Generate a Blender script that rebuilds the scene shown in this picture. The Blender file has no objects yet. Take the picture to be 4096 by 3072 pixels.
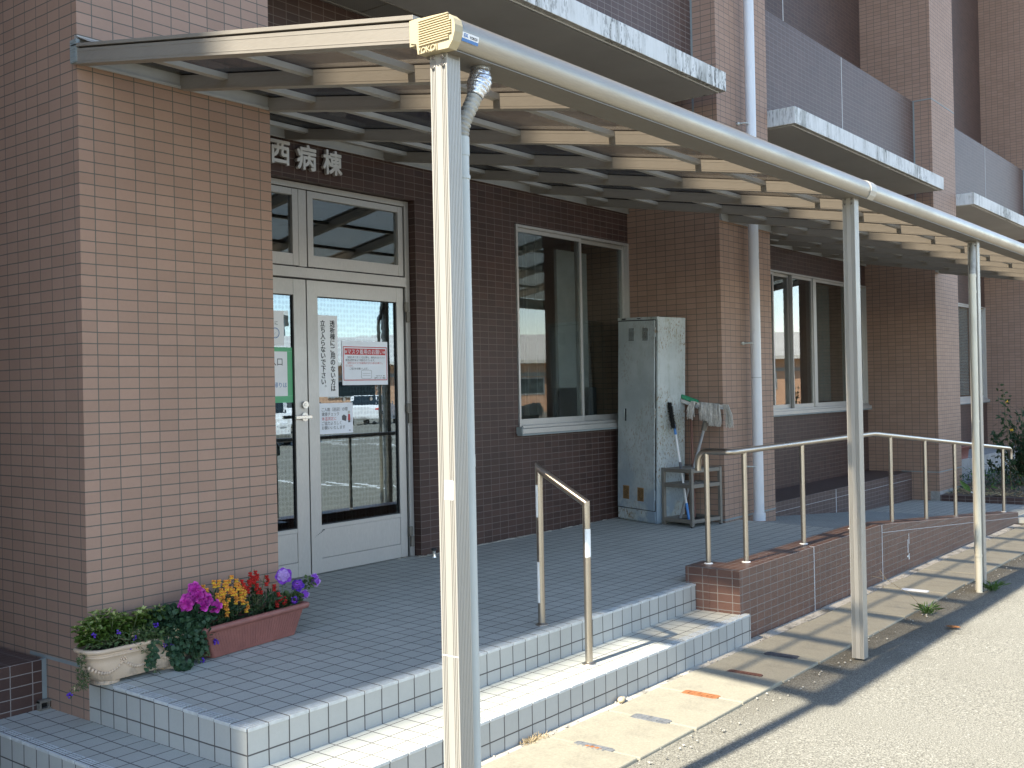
import bpy, math, random
from mathutils import Vector, Matrix
random.seed(7)
scene = bpy.context.scene
COL = scene.collection
PI = math.pi

# ---------------------------------------------------------------- camera
cam_d = bpy.data.cameras.new('camera'); cam = bpy.data.objects.new('camera', cam_d); COL.objects.link(cam)
cam_d.sensor_width = 36.0; cam_d.sensor_fit = 'HORIZONTAL'; cam_d.lens = 37.296
cam_d.clip_start = 0.05; cam_d.clip_end = 1500
r3 = Vector((0.61839102, -0.78560681, -0.02035914)); u3 = Vector((0.00875579, -0.01901737, 0.99978081)); f3 = Vector((0.78582179, 0.61843374, 0.00488157))
mw = Matrix(((r3.x, u3.x, -f3.x, -2.47892), (r3.y, u3.y, -f3.y, -4.33133), (r3.z, u3.z, -f3.z, 1.24635), (0, 0, 0, 1)))
cam.matrix_world = mw
scene.camera = cam

# ---------------------------------------------------------------- world, sun, exposure
SUN = Vector((-0.974, 0.050, 1.0)).normalized()
EL = math.asin(SUN.z)
world = bpy.data.worlds.new('World'); scene.world = world; world.use_nodes = True
wn = world.node_tree; wn.nodes.clear()
sky = wn.nodes.new('ShaderNodeTexSky'); sky.sky_type = 'NISHITA'; sky.sun_disc = False
sky.sun_elevation = EL; sky.sun_rotation = math.atan2(SUN.x, SUN.y)
sky.air_density = 1.0; sky.dust_density = 0.2; sky.altitude = 1200; sky.ozone_density = 1.2
bg = wn.nodes.new('ShaderNodeBackground'); bg.inputs['Strength'].default_value = 0.15
wo = wn.nodes.new('ShaderNodeOutputWorld')
tn = wn.nodes.new('ShaderNodeMix'); tn.data_type = 'RGBA'; tn.blend_type = 'MULTIPLY'; tn.inputs[0].default_value = 1.0; tn.inputs[7].default_value = (1.10, 1.0, 0.92, 1); wn.links.new(sky.outputs[0], tn.inputs[6]); wn.links.new(tn.outputs[2], bg.inputs[0]); wn.links.new(bg.outputs[0], wo.inputs[0])
sd = bpy.data.lights.new('sun', 'SUN'); sd.energy = 4.2; sd.angle = math.radians(1.0); sd.color = (1.0, 0.935, 0.81)
so = bpy.data.objects.new('sun', sd); COL.objects.link(so)
so.rotation_euler = SUN.to_track_quat('Z', 'Y').to_euler(); so.location = (-20, 0, 30)
vs = scene.view_settings; vs.view_transform = 'Standard'; vs.look = 'None'; vs.gamma = 1.0; vs.use_curve_mapping = False
vs.exposure = 1.68
scene.cycles.max_bounces = 8; scene.cycles.diffuse_bounces = 4; scene.cycles.transparent_max_bounces = 12
scene.cycles.caustics_reflective = False; scene.cycles.caustics_refractive = False
scene.cycles.sample_clamp_indirect = 6.0
scene.cycles.use_denoising = True

# ---------------------------------------------------------------- materials
def nt(name):
    m = bpy.data.materials.new(name); m.use_nodes = True
    t = m.node_tree; t.nodes.clear()
    o = t.nodes.new('ShaderNodeOutputMaterial'); b = t.nodes.new('ShaderNodeBsdfPrincipled')
    t.links.new(b.outputs[0], o.inputs[0])
    return m, t, b, o
def N(t, typ, **kw):
    n = t.nodes.new(typ)
    for k, v in kw.items():
        if hasattr(n, k): setattr(n, k, v)
        else: n.inputs[k.replace('_', ' ')].default_value = v
    return n
def mixc(t, fac, a, b, blend='MIX'):
    n = t.nodes.new('ShaderNodeMix'); n.data_type = 'RGBA'; n.blend_type = blend
    for s, v in ((0, fac), (6, a), (7, b)):
        if isinstance(v, bpy.types.NodeSocket): t.links.new(v, n.inputs[s])
        elif s == 0: n.inputs[0].default_value = v
        else: n.inputs[s].default_value = (*v, 1) if len(v) == 3 else v
    return n.outputs[2]
def ramp(t, src, a, b, ca=0.0, cb=1.0):
    n = t.nodes.new('ShaderNodeMapRange'); n.inputs[1].default_value = a; n.inputs[2].default_value = b
    n.inputs[3].default_value = ca; n.inputs[4].default_value = cb
    t.links.new(src, n.inputs[0]); return n.outputs[0]
def noise(t, scale, detail=4, rough=0.55, stretch=None, coord='Object', seed=0.0):
    tc = t.nodes.new('ShaderNodeTexCoord'); src = tc.outputs[coord]
    mp = t.nodes.new('ShaderNodeMapping'); t.links.new(src, mp.inputs[0])
    mp.inputs[1].default_value = (seed, seed * 1.7, seed * 0.6)
    if stretch: mp.inputs[3].default_value = stretch
    n = t.nodes.new('ShaderNodeTexNoise'); n.inputs['Scale'].default_value = scale; n.inputs['Detail'].default_value = detail; n.inputs['Roughness'].default_value = rough
    t.links.new(mp.outputs[0], n.inputs['Vector']); return n.outputs[0]
def bump(t, b, src, dist=0.002, strength=1.0):
    n = t.nodes.new('ShaderNodeBump'); n.inputs['Strength'].default_value = strength; n.inputs['Distance'].default_value = dist
    t.links.new(src, n.inputs['Height']); t.links.new(n.outputs[0], b.inputs['Normal']); return n
def sc3(c, k): return tuple(min(1, x * k) for x in c)

def plain(name, col, rough=0.6, metal=0.0, var=0.12, scale=6.0, bmp=0.0, bscale=60.0, spec=0.5, stretch=None):
    m, t, b, o = nt(name)
    n = noise(t, scale, 5, 0.6, stretch)
    c = mixc(t, ramp(t, n, 0.3, 0.7), sc3(col, 1 - var), sc3(col, 1 + var))
    t.links.new(c, b.inputs['Base Color'])
    b.inputs['Roughness'].default_value = rough; b.inputs['Metallic'].default_value = metal
    b.inputs['Specular IOR Level'].default_value = spec
    rr = ramp(t, noise(t, scale * 2.3, 3, 0.6, stretch, seed=3.1), 0.2, 0.8, max(0, rough - 0.08), min(1, rough + 0.08))
    t.links.new(rr, b.inputs['Roughness'])
    if bmp: bump(t, b, noise(t, bscale, 3, 0.6), bmp)
    return m

def tile(name, ca, cb, grout, w=0.10137, h=0.05004, joint=0.0048, rough=0.5, var=0.10, dirt=(0.5, 0.5, 0.5), dirtamt=0.25, speck=0.0, efflo=None, spec=0.5, tbump=0.0006):
    """flat grid of tiles laid out in the mesh's own metric UVs"""
    m, t, b, o = nt(name)
    uv = t.nodes.new('ShaderNodeUVMap'); uv.uv_map = 'uv'
    br = t.nodes.new('ShaderNodeTexBrick'); br.offset = 0.0; br.squash = 1.0
    br.inputs['Scale'].default_value = 1.0; br.inputs['Brick Width'].default_value = w; br.inputs['Row Height'].default_value = h
    br.inputs['Mortar Size'].default_value = joint / 2; br.inputs['Mortar Smooth'].default_value = 0.15; br.inputs['Bias'].default_value = 0.0
    br.inputs['Color1'].default_value = (*ca, 1); br.inputs['Color2'].default_value = (*cb, 1); br.inputs['Mortar'].default_value = (*grout, 1)
    # a little unevenness in the joint lines
    wob = noise(t, 9.0, 2, 0.5); wv = t.nodes.new('ShaderNodeVectorMath'); wv.operation = 'MULTIPLY_ADD'
    cmb = t.nodes.new('ShaderNodeCombineXYZ'); w2 = ramp(t, wob, 0.0, 1.0, -0.0016, 0.0016)
    t.links.new(w2, cmb.inputs[0]); t.links.new(w2, cmb.inputs[1])
    wv.inputs[1].default_value = (1, 1, 1); t.links.new(uv.outputs[0], wv.inputs[0]); t.links.new(cmb.outputs[0], wv.inputs[2])
    t.links.new(wv.outputs[0], br.inputs['Vector'])
    c = br.outputs['Color']
    n1 = noise(t, 1.3, 5, 0.6); n2 = noise(t, 45, 3, 0.7)
    c = mixc(t, ramp(t, n1, 0.35, 0.7, 0, dirtamt), c, mixc(t, 1.0, c, dirt, 'MULTIPLY'))
    c = mixc(t, ramp(t, n2, 0.3, 0.75, -0.0, var), c, mixc(t, 1.0, c, (1.6, 1.6, 1.6), 'MULTIPLY'))
    if speck:
        n3 = noise(t, 420, 2, 0.6); c = mixc(t, ramp(t, n3, 0.54, 0.64, 0, speck), c, (0.09, 0.095, 0.10))
    if efflo:   # lime bloom near the foot of the wall
        z0, z1, amt = efflo
        tc = t.nodes.new('ShaderNodeTexCoord'); sx = t.nodes.new('ShaderNodeSeparateXYZ'); t.links.new(tc.outputs['Object'], sx.inputs[0])
        zz = ramp(t, sx.outputs[2], z0, z1, 1, 0); e1 = noise(t, 5.5, 6, 0.75, seed=5)
        mm = t.nodes.new('ShaderNodeMath'); mm.operation = 'MULTIPLY'; t.links.new(zz, mm.inputs[0]); t.links.new(ramp(t, e1, 0.60, 0.68), mm.inputs[1])
        m3 = t.nodes.new('ShaderNodeMath'); m3.operation = 'MULTIPLY'; t.links.new(mm.outputs[0], m3.inputs[0]); t.links.new(ramp(t, br.outputs['Fac'], 0, 1, 0.25 * amt, amt), m3.inputs[1])
        c = mixc(t, m3.outputs[0], c, (0.6, 0.6, 0.6))
    t.links.new(c, b.inputs['Base Color'])
    rr = ramp(t, br.outputs['Fac'], 0, 1, rough, 0.95); t.links.new(rr, b.inputs['Roughness'])
    b.inputs['Specular IOR Level'].default_value = spec
    inv = ramp(t, br.outputs['Fac'], 0, 1, 1, 0)
    bp = bump(t, b, inv, 0.0008, 0.7)
    b2 = t.nodes.new('ShaderNodeBump'); b2.inputs['Distance'].default_value = tbump; t.links.new(noise(t, 110, 2), b2.inputs['Height'])
    t.links.new(bp.outputs[0], b2.inputs['Normal']); t.links.new(b2.outputs[0], b.inputs['Normal'])
    return m

def brushed(name, col, rough=0.35, metal=0.9, axis=(1, 1, 40), var=0.06):
    m, t, b, o = nt(name)
    n = noise(t, 30, 3, 0.6, axis); n2 = noise(t, 2.2, 4, 0.6)
    c = mixc(t, ramp(t, n, 0.3, 0.7), sc3(col, 1 - var), sc3(col, 1 + var))
    c = mixc(t, ramp(t, n2, 0.4, 0.75, 0, 0.25), c, sc3(col, 0.72))
    t.links.new(c, b.inputs['Base Color']); b.inputs['Metallic'].default_value = metal
    t.links.new(ramp(t, n2, 0.2, 0.8, rough - 0.07, rough + 0.12), b.inputs['Roughness'])
    return m

def glass(name, tint=(0.82, 0.88, 0.87), f0=0.06, pattern=False, gloss=(1, 1, 1), rough=0.0):
    m, t, b, o = nt(name); t.nodes.remove(b)
    tr = t.nodes.new('ShaderNodeBsdfTransparent'); gl = t.nodes.new('ShaderNodeBsdfGlossy'); gl.inputs['Roughness'].default_value = rough
    gl.inputs['Color'].default_value = (*gloss, 1)
    tr.inputs[0].default_value = (*tint, 1)
    bm = t.nodes.new('ShaderNodeBump'); bm.inputs['Distance'].default_value = 0.02; bm.inputs['Strength'].default_value = 0.03
    t.links.new(noise(t, 1.1, 1, 0.4), bm.inputs['Height'])
    nrm = bm.outputs[0]
    if pattern:
        tc = t.nodes.new('ShaderNodeTexCoord'); mp = t.nodes.new('ShaderNodeMapping'); mp.inputs[3].default_value = (34, 34, 30); t.links.new(tc.outputs['Object'], mp.inputs[0])
        vo = t.nodes.new('ShaderNodeTexVoronoi'); vo.inputs['Scale'].default_value = 1.0; vo.inputs['Randomness'].default_value = 0.25; t.links.new(mp.outputs[0], vo.inputs['Vector'])
        b2 = t.nodes.new('ShaderNodeBump'); b2.inputs['Distance'].default_value = 0.0004; b2.inputs['Strength'].default_value = 0.06
        t.links.new(vo.outputs['Distance'], b2.inputs['Height']); t.links.new(nrm, b2.inputs['Normal']); nrm = b2.outputs[0]
        c = mixc(t, ramp(t, vo.outputs['Distance'], 0.2, 0.6), sc3(tint, 0.8), sc3(tint, 1.1)); t.links.new(c, tr.inputs[0]); c2_ = mixc(t, ramp(t, vo.outputs['Distance'], 0.25, 0.5), sc3(gloss, 0.87), gloss); t.links.new(c2_, gl.inputs['Color'])
    t.links.new(nrm, gl.inputs['Normal'])
    mx = t.nodes.new('ShaderNodeMixShader'); t.links.new(schlick(t, f0), mx.inputs[0]); t.links.new(tr.outputs[0], mx.inputs[1]); t.links.new(gl.outputs[0], mx.inputs[2])
    t.links.new(mx.outputs[0], o.inputs[0]); return m

def schlick(t, f0, nrm=None):
    ge = t.nodes.new('ShaderNodeNewGeometry'); d = t.nodes.new('ShaderNodeVectorMath'); d.operation = 'DOT_PRODUCT'
    t.links.new(nrm if nrm is not None else ge.outputs['Normal'], d.inputs[0]); t.links.new(ge.outputs['Incoming'], d.inputs[1])
    def mth(op, a, b=None):
        n = t.nodes.new('ShaderNodeMath'); n.operation = op; n.use_clamp = op == 'SUBTRACT'
        for i, v in enumerate((a, b)):
            if v is None: continue
            if isinstance(v, bpy.types.NodeSocket): t.links.new(v, n.inputs[i])
            else: n.inputs[i].default_value = v
        return n.outputs[0]
    p = mth('POWER', mth('SUBTRACT', 1.0, mth('ABSOLUTE', d.outputs['Value'])), 5.0)
    return mth('ADD', mth('MULTIPLY', p, 1 - f0), f0)

def leafmat(name, col, var=0.35, trans=0.25):
    m, t, b, o = nt(name)
    n = noise(t, 38, 2, 0.6)
    c = mixc(t, ramp(t, n, 0.3, 0.7), sc3(col, 1 - var), sc3(col, 1 + var))
    t.links.new(c, b.inputs['Base Color']); b.inputs['Roughness'].default_value = 0.55; b.inputs['Specular IOR Level'].default_value = 0.35
    tl = t.nodes.new('ShaderNodeBsdfTranslucent'); t.links.new(c, tl.inputs[0])
    mx = t.nodes.new('ShaderNodeMixShader'); mx.inputs[0].default_value = trans
    t.links.new(b.outputs[0], mx.inputs[1]); t.links.new(tl.outputs[0], mx.inputs[2]); t.links.new(mx.outputs[0], o.inputs[0])
    return m

MT = {}
MT['pillar'] = tile('terracotta_tile', (0.340, 0.222, 0.165), (0.300, 0.194, 0.143), (0.118, 0.112, 0.098), rough=0.62, dirtamt=0.2, spec=0.3)
MT['dark'] = tile('dark_brown_tile', (0.074, 0.040, 0.032), (0.052, 0.029, 0.024), (0.165, 0.135, 0.12), rough=0.48, spec=0.32, dirtamt=0.3, var=0.05, efflo=(0.05, 0.60, 1.0))
MT['dark_clean'] = tile('dark_brown_ledge_tile', (0.085, 0.048, 0.040), (0.066, 0.038, 0.033), (0.27, 0.235, 0.215), rough=0.42, dirtamt=0.3, var=0.05)
MT['dark_up'] = tile('brown_tile_upper', (0.102, 0.066, 0.058), (0.083, 0.054, 0.047), (0.235, 0.205, 0.19), rough=0.5, spec=0.3, dirtamt=0.25, var=0.05)
MT['ramp'] = tile('red_brown_tile', (0.150, 0.080, 0.060), (0.122, 0.066, 0.051), (0.25, 0.225, 0.20), rough=0.42, dirtamt=0.3, var=0.06, efflo=(-0.4, 0.1, 0.7))
MT['tread'] = tile('grey_floor_tile', (0.53, 0.535, 0.475), (0.48, 0.486, 0.432), (0.14, 0.134, 0.125), w=0.1, h=0.1, joint=0.0065, rough=0.68, dirtamt=0.35, dirt=(0.62, 0.62, 0.6), speck=0.35, spec=0.35)
MT['riser'] = tile('pale_riser_tile', (0.43, 0.435, 0.408), (0.385, 0.392, 0.37), (0.10, 0.095, 0.09), w=0.1, h=0.1, joint=0.0065, rough=0.6, dirtamt=0.3, dirt=(0.68, 0.66, 0.62), speck=0.04, spec=0.35)
MT['rampfloor'] = tile('ribbed_ramp_tile', (0.42, 0.455, 0.43), (0.385, 0.415, 0.395), (0.19, 0.19, 0.19), w=0.1, h=0.05, joint=0.012, rough=0.7, dirtamt=0.35, dirt=(0.6, 0.6, 0.6), spec=0.3)
MT['nosing'] = plain('nosing_ridge', (0.52, 0.54, 0.53), 0.6, var=0.15, scale=30)
MT['alu'] = brushed('beige_aluminium', (0.43, 0.41, 0.365), 0.42, 0.35, (3, 3, 0.1), var=0.03)
MT['alu_x'] = brushed('beige_aluminium_long', (0.36, 0.333, 0.285), 0.36, 0.7, (0.5, 8, 8))
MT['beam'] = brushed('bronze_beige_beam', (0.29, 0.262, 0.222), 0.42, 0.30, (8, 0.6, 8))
MT['gut_shade'] = brushed('shaded_gutter_underside', (0.20, 0.18, 0.15), 0.5, 0.3, (0.5, 8, 8))  # gutter metal in a darker tone, standing for the shade underneath
MT['cap'] = plain('cream_plastic', (0.42, 0.355, 0.225), 0.55, var=0.05)
MT['frame'] = brushed('satin_aluminium_frame', (0.49, 0.475, 0.45), 0.40, 0.5, (6, 6, 1))
MT['frame_dark'] = plain('dark_gasket', (0.02, 0.02, 0.02), 0.6)
MT['flash'] = plain('grey_flashing', (0.35, 0.335, 0.305), 0.45, 0.3, var=0.1)
MT['slab'] = None
MT['soffit'] = plain('painted_soffit', (0.52, 0.525, 0.53), 0.85, var=0.08, scale=1.5, bmp=0.0015, bscale=150)
MT['seal'] = plain('grey_sealant', (0.22, 0.25, 0.25), 0.7, var=0.1)
MT['seal_light'] = plain('light_joint', (0.45, 0.45, 0.45), 0.7)
MT['pipe'] = plain('white_pvc', (0.62, 0.64, 0.67), 0.32, var=0.05, scale=2)
MT['pipe_grey'] = plain('grey_pvc', (0.46, 0.49, 0.47), 0.4, var=0.06, scale=3)
MT['pipe_cream'] = plain('cream_pvc', (0.62, 0.58, 0.46), 0.4, var=0.10, scale=4)
MT['steel'] = brushed('stainless_tube', (0.43, 0.385, 0.325), 0.30, 0.95, (4, 4, 4), var=0.05)
MT['tapewhite'] = plain('white_tape', (0.78, 0.80, 0.78), 0.6, var=0.06, scale=25)
MT['rackm'] = plain('taupe_painted_steel', (0.17, 0.155, 0.13), 0.5, 0.1)
MT['black'] = plain('black_plastic', (0.02, 0.02, 0.02), 0.5)
MT['darkhole'] = plain('dark_void', (0.012, 0.012, 0.012), 0.9)  # flat black standing for the shade inside slots and openings
MT['hose'] = plain('grey_flex_hose', (0.36, 0.35, 0.31), 0.55, var=0.3, scale=20)
MT['foil'] = plain('silver_tape', (0.62, 0.62, 0.62), 0.28, 0.85, var=0.15, scale=30, bmp=0.006, bscale=45)
MT['chrome'] = plain('satin_chrome', (0.68, 0.67, 0.64), 0.25, 0.95, var=0.05)
MT['paper'] = plain('white_paper', (0.80, 0.81, 0.82), 0.5, var=0.03, scale=9, bmp=0.004, bscale=14)
MT['paper2'] = plain('laminated_paper', (0.72, 0.76, 0.82), 0.18, var=0.04, scale=9, bmp=0.003, bscale=10)
MT['ink'] = plain('black_ink', (0.015, 0.015, 0.018), 0.6)
MT['inkgrey'] = plain('grey_ink', (0.10, 0.10, 0.11), 0.6)
MT['inkred'] = plain('red_ink', (0.48, 0.045, 0.05), 0.5)
MT['inkblue'] = plain('blue_ink', (0.06, 0.17, 0.40), 0.5)
MT['green_tape'] = plain('green_tape', (0.10, 0.42, 0.20), 0.45, var=0.06)
MT['letter'] = plain('grey_metal_letter', (0.66, 0.63, 0.59), 0.38, 0.5, var=0.05)
MT['glass'] = glass('window_glass', (0.80, 0.84, 0.83), 0.075)
MT['glass_door'] = glass('patterned_door_glass', (0.36, 0.44, 0.43), 0.28, True, (0.74, 0.87, 0.98))
MT['glass_dark'] = glass('dark_glass', (0.72, 0.76, 0.75), 0.12)
MT['room'] = plain('room_wall', (0.30, 0.29, 0.26), 0.8)
MT['curtain'] = plain('grey_curtain', (0.17, 0.17, 0.16), 0.9)
MT['blind'] = plain('pale_blind', (0.45, 0.45, 0.45), 0.6)
MT['soil'] = plain('dark_soil', (0.05, 0.038, 0.026), 0.95, var=0.5, scale=30, bmp=0.01, bscale=40)
MT['beige_pot'] = None
MT['brown_pot'] = plain('terracotta_plastic', (0.255, 0.098, 0.078), 0.5, var=0.14, scale=14)
MT['green_br'] = plain('green_bristles', (0.02, 0.22, 0.10), 0.6, var=0.2, scale=60)
MT['white_br'] = plain('dirty_white_bristles', (0.42, 0.40, 0.36), 0.7, var=0.3, scale=60)
MT['mop'] = plain('cotton_mop', (0.50, 0.47, 0.42), 0.9, var=0.2, scale=50)
MT['handle_w'] = plain('white_handle', (0.70, 0.70, 0.70), 0.4)
MT['handle_b'] = plain('blue_grip', (0.06, 0.22, 0.55), 0.45)
MT['handle_g'] = plain('grey_handle', (0.30, 0.30, 0.30), 0.5)
MT['handle_r'] = plain('brown_handle', (0.16, 0.07, 0.05), 0.5)
MT['duster'] = plain('black_duster', (0.008, 0.008, 0.008), 0.95)
MT['rust'] = plain('rusty_iron', (0.30, 0.115, 0.04), 0.8, var=0.35, scale=35, bmp=0.002, bscale=120)
MT['ventrust'] = plain('ochre_rust', (0.30, 0.17, 0.06), 0.75, var=0.35, scale=40)
MT['galv'] = plain('galvanised_steel', (0.30, 0.31, 0.32), 0.5, 0.55, var=0.3, scale=22, bmp=0.002, bscale=160)
MT['darkgalv'] = plain('dark_steel', (0.10, 0.10, 0.11), 0.55, 0.4, var=0.3, scale=22)
MT['drustbrown'] = plain('brown_rust_plate', (0.13, 0.055, 0.035), 0.75, var=0.35, scale=35, bmp=0.002, bscale=120)
MT['whitel'] = plain('road_paint', (0.75, 0.75, 0.73), 0.8, var=0.1)
MT['peach'] = plain('peach_wall', (0.55, 0.33, 0.21), 0.8, var=0.05)
MT['roofl'] = plain('pale_metal_roof', (0.62, 0.60, 0.55), 0.5, var=0.06, scale=0.4)
MT['greyw'] = plain('grey_wall', (0.30, 0.31, 0.30), 0.8)
MT['tyre'] = plain('tyre_rubber', (0.018, 0.018, 0.018), 0.8)
MT['carwhite'] = plain('white_car_paint', (0.78, 0.78, 0.78), 0.2, var=0.01)
MT['cargrey'] = plain('grey_car_paint', (0.12, 0.13, 0.14), 0.2, 0.4, var=0.01)
MT['carteal'] = plain('dark_car_paint', (0.02, 0.03, 0.035), 0.2, var=0.01)
MT['yellow'] = plain('yellow_plate', (0.75, 0.45, 0.04), 0.5)
MT['carred'] = plain('red_lamp', (0.45, 0.02, 0.02), 0.3)
MT['straw'] = leafmat('dry_straw', (0.42, 0.33, 0.19), 0.3, 0.1)
MT['l_basil'] = leafmat('bright_leaf', (0.185, 0.285, 0.05))
MT['l_lime'] = leafmat('lime_bract', (0.44, 0.48, 0.19), 0.25)
MT['l_ivy'] = leafmat('deep_green_leaf', (0.040, 0.088, 0.042))
MT['l_fern'] = leafmat('feathery_leaf', (0.085, 0.135, 0.05))
MT['l_snap'] = leafmat('snapdragon_leaf', (0.035, 0.075, 0.030))
MT['l_shrub'] = leafmat('shrub_leaf', (0.045, 0.085, 0.038))
MT['l_grass'] = leafmat('weed_blade', (0.10, 0.19, 0.045))
MT['l_cover'] = leafmat('groundcover_leaf', (0.075, 0.125, 0.085))
MT['stem'] = plain('green_stem', (0.12, 0.16, 0.06), 0.6, var=0.2)
MT['stem_dry'] = plain('dry_stem', (0.20, 0.16, 0.10), 0.8, var=0.2)
MT['f_pink'] = leafmat('pink_petal', (0.58, 0.075, 0.40), 0.45, 0.15)
MT['f_pink2'] = leafmat('deep_pink_petal', (0.42, 0.02, 0.27), 0.4, 0.15)
MT['f_orange'] = leafmat('orange_petal', (0.80, 0.33, 0.055), 0.25, 0.25)
MT['f_yellow'] = leafmat('yellow_petal', (0.85, 0.52, 0.05), 0.2, 0.25)
MT['f_red'] = leafmat('red_petal', (0.50, 0.022, 0.016), 0.25, 0.25)
MT['f_purple'] = leafmat('purple_petal', (0.32, 0.085, 0.62), 0.3, 0.3)
MT['f_lilac'] = leafmat('lilac_petal', (0.55, 0.36, 0.72), 0.25, 0.3)
MT['f_violet'] = leafmat('violet_petal', (0.12, 0.04, 0.45), 0.25, 0.25)
MT['deadleaf'] = leafmat('dry_leaf', (0.35, 0.15, 0.05), 0.3, 0.1)
MT['shell'] = plain('pale_pebble', (0.60, 0.47, 0.28), 0.7, var=0.2, scale=40)

def mat_slab():
    m, t, b, o = nt('mouldy_white_paint')
    st = noise(t, 7, 6, 0.72, (2.4, 2.4, 0.16)); sp = noise(t, 34, 4, 0.7, (1.2, 1.2, 0.32), seed=2); bigm = noise(t, 0.9, 3, 0.6, seed=4)
    s = ramp(t, st, 0.44, 0.58); mm = t.nodes.new('ShaderNodeMath'); mm.operation = 'MULTIPLY'
    t.links.new(s, mm.inputs[0]); t.links.new(ramp(t, bigm, 0.44, 0.60, 0.08, 0.75), mm.inputs[1])
    base = mixc(t, mm.outputs[0], (0.68, 0.69, 0.68), (0.20, 0.205, 0.18))
    s2 = ramp(t, sp, 0.54, 0.60); m4 = t.nodes.new('ShaderNodeMath'); m4.operation = 'MULTIPLY'; t.links.new(s2, m4.inputs[0]); t.links.new(ramp(t, bigm, 0.44, 0.60, 0.02, 0.9), m4.inputs[1])
    base = mixc(t, m4.outputs[0], base, (0.05, 0.05, 0.045))
    t.links.new(base, b.inputs['Base Color']); b.inputs['Roughness'].default_value = 0.85
    bump(t, b, noise(t, 120, 3), 0.002); return m
MT['slab'] = mat_slab()

def mat_asphalt():
    m, t, b, o = nt('old_pale_asphalt')
    n1 = noise(t, 150, 2, 0.7); n2 = noise(t, 60, 3, 0.7, seed=2); n3 = noise(t, 0.6, 4, 0.6, seed=1)
    c = mixc(t, ramp(t, n1, 0.36, 0.64), (0.125, 0.119, 0.096), (0.375, 0.358, 0.298))
    c = mixc(t, ramp(t, n2, 0.60, 0.72), c, (0.52, 0.505, 0.44))
    c = mixc(t, ramp(t, n2, 0.40, 0.28), c, (0.09, 0.085, 0.08))
    c = mixc(t, ramp(t, n3, 0.4, 0.7, 0, 0.3), c, mixc(t, 1.0, c, (0.75, 0.74, 0.72), 'MULTIPLY'))
    # dark strip along the drain covers: mossy dirt plus painted-in canopy shadow
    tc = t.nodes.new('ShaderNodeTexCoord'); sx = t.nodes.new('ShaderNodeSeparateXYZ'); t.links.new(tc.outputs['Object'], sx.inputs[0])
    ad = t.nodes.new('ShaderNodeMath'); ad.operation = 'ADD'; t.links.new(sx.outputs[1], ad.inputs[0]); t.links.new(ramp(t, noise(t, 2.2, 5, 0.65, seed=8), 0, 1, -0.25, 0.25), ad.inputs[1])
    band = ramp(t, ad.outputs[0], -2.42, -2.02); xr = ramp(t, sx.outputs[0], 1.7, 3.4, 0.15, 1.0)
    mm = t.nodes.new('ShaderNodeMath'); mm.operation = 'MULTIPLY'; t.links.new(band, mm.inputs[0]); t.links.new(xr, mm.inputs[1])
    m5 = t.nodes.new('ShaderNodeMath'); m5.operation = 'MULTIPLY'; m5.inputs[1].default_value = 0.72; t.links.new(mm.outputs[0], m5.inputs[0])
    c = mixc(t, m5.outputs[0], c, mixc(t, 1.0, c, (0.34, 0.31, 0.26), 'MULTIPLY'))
    t.links.new(c, b.inputs['Base Color']); b.inputs['Roughness'].default_value = 0.9; b.inputs['Specular IOR Level'].default_value = 0.3
    bump(t, b, n1, 0.006, 0.9); return m
MT['asphalt'] = mat_asphalt()

def mat_concrete(name, col, moss=0.3, seed=0.0):
    m, t, b, o = nt(name)
    n1 = noise(t, 6.5, 6, 0.7, seed=seed); n2 = noise(t, 90, 3, 0.7, seed=seed)
    c = mixc(t, ramp(t, n2, 0.3, 0.7), sc3(col, 0.86), sc3(col, 1.12))
    c = mixc(t, ramp(t, n1, 0.48, 0.72, 0, moss * 2.2), c, (0.10, 0.095, 0.08))
    t.links.new(c, b.inputs['Base Color']); b.inputs['Roughness'].default_value = 0.88
    bump(t, b, n2, 0.0015); return m
MT['lid'] = mat_concrete('drain_lid_concrete', (0.30, 0.275, 0.208), 0.13)
MT['kerbc'] = mat_concrete('edge_concrete', (0.43, 0.40, 0.34), 0.5, 3.0)
MT['conc'] = mat_concrete('grey_concrete', (0.33, 0.32, 0.30), 0.3, 6.0)
MT['soilbed'] = mat_concrete('garden_soil', (0.17, 0.13, 0.085), 0.6, 2.0)

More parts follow.
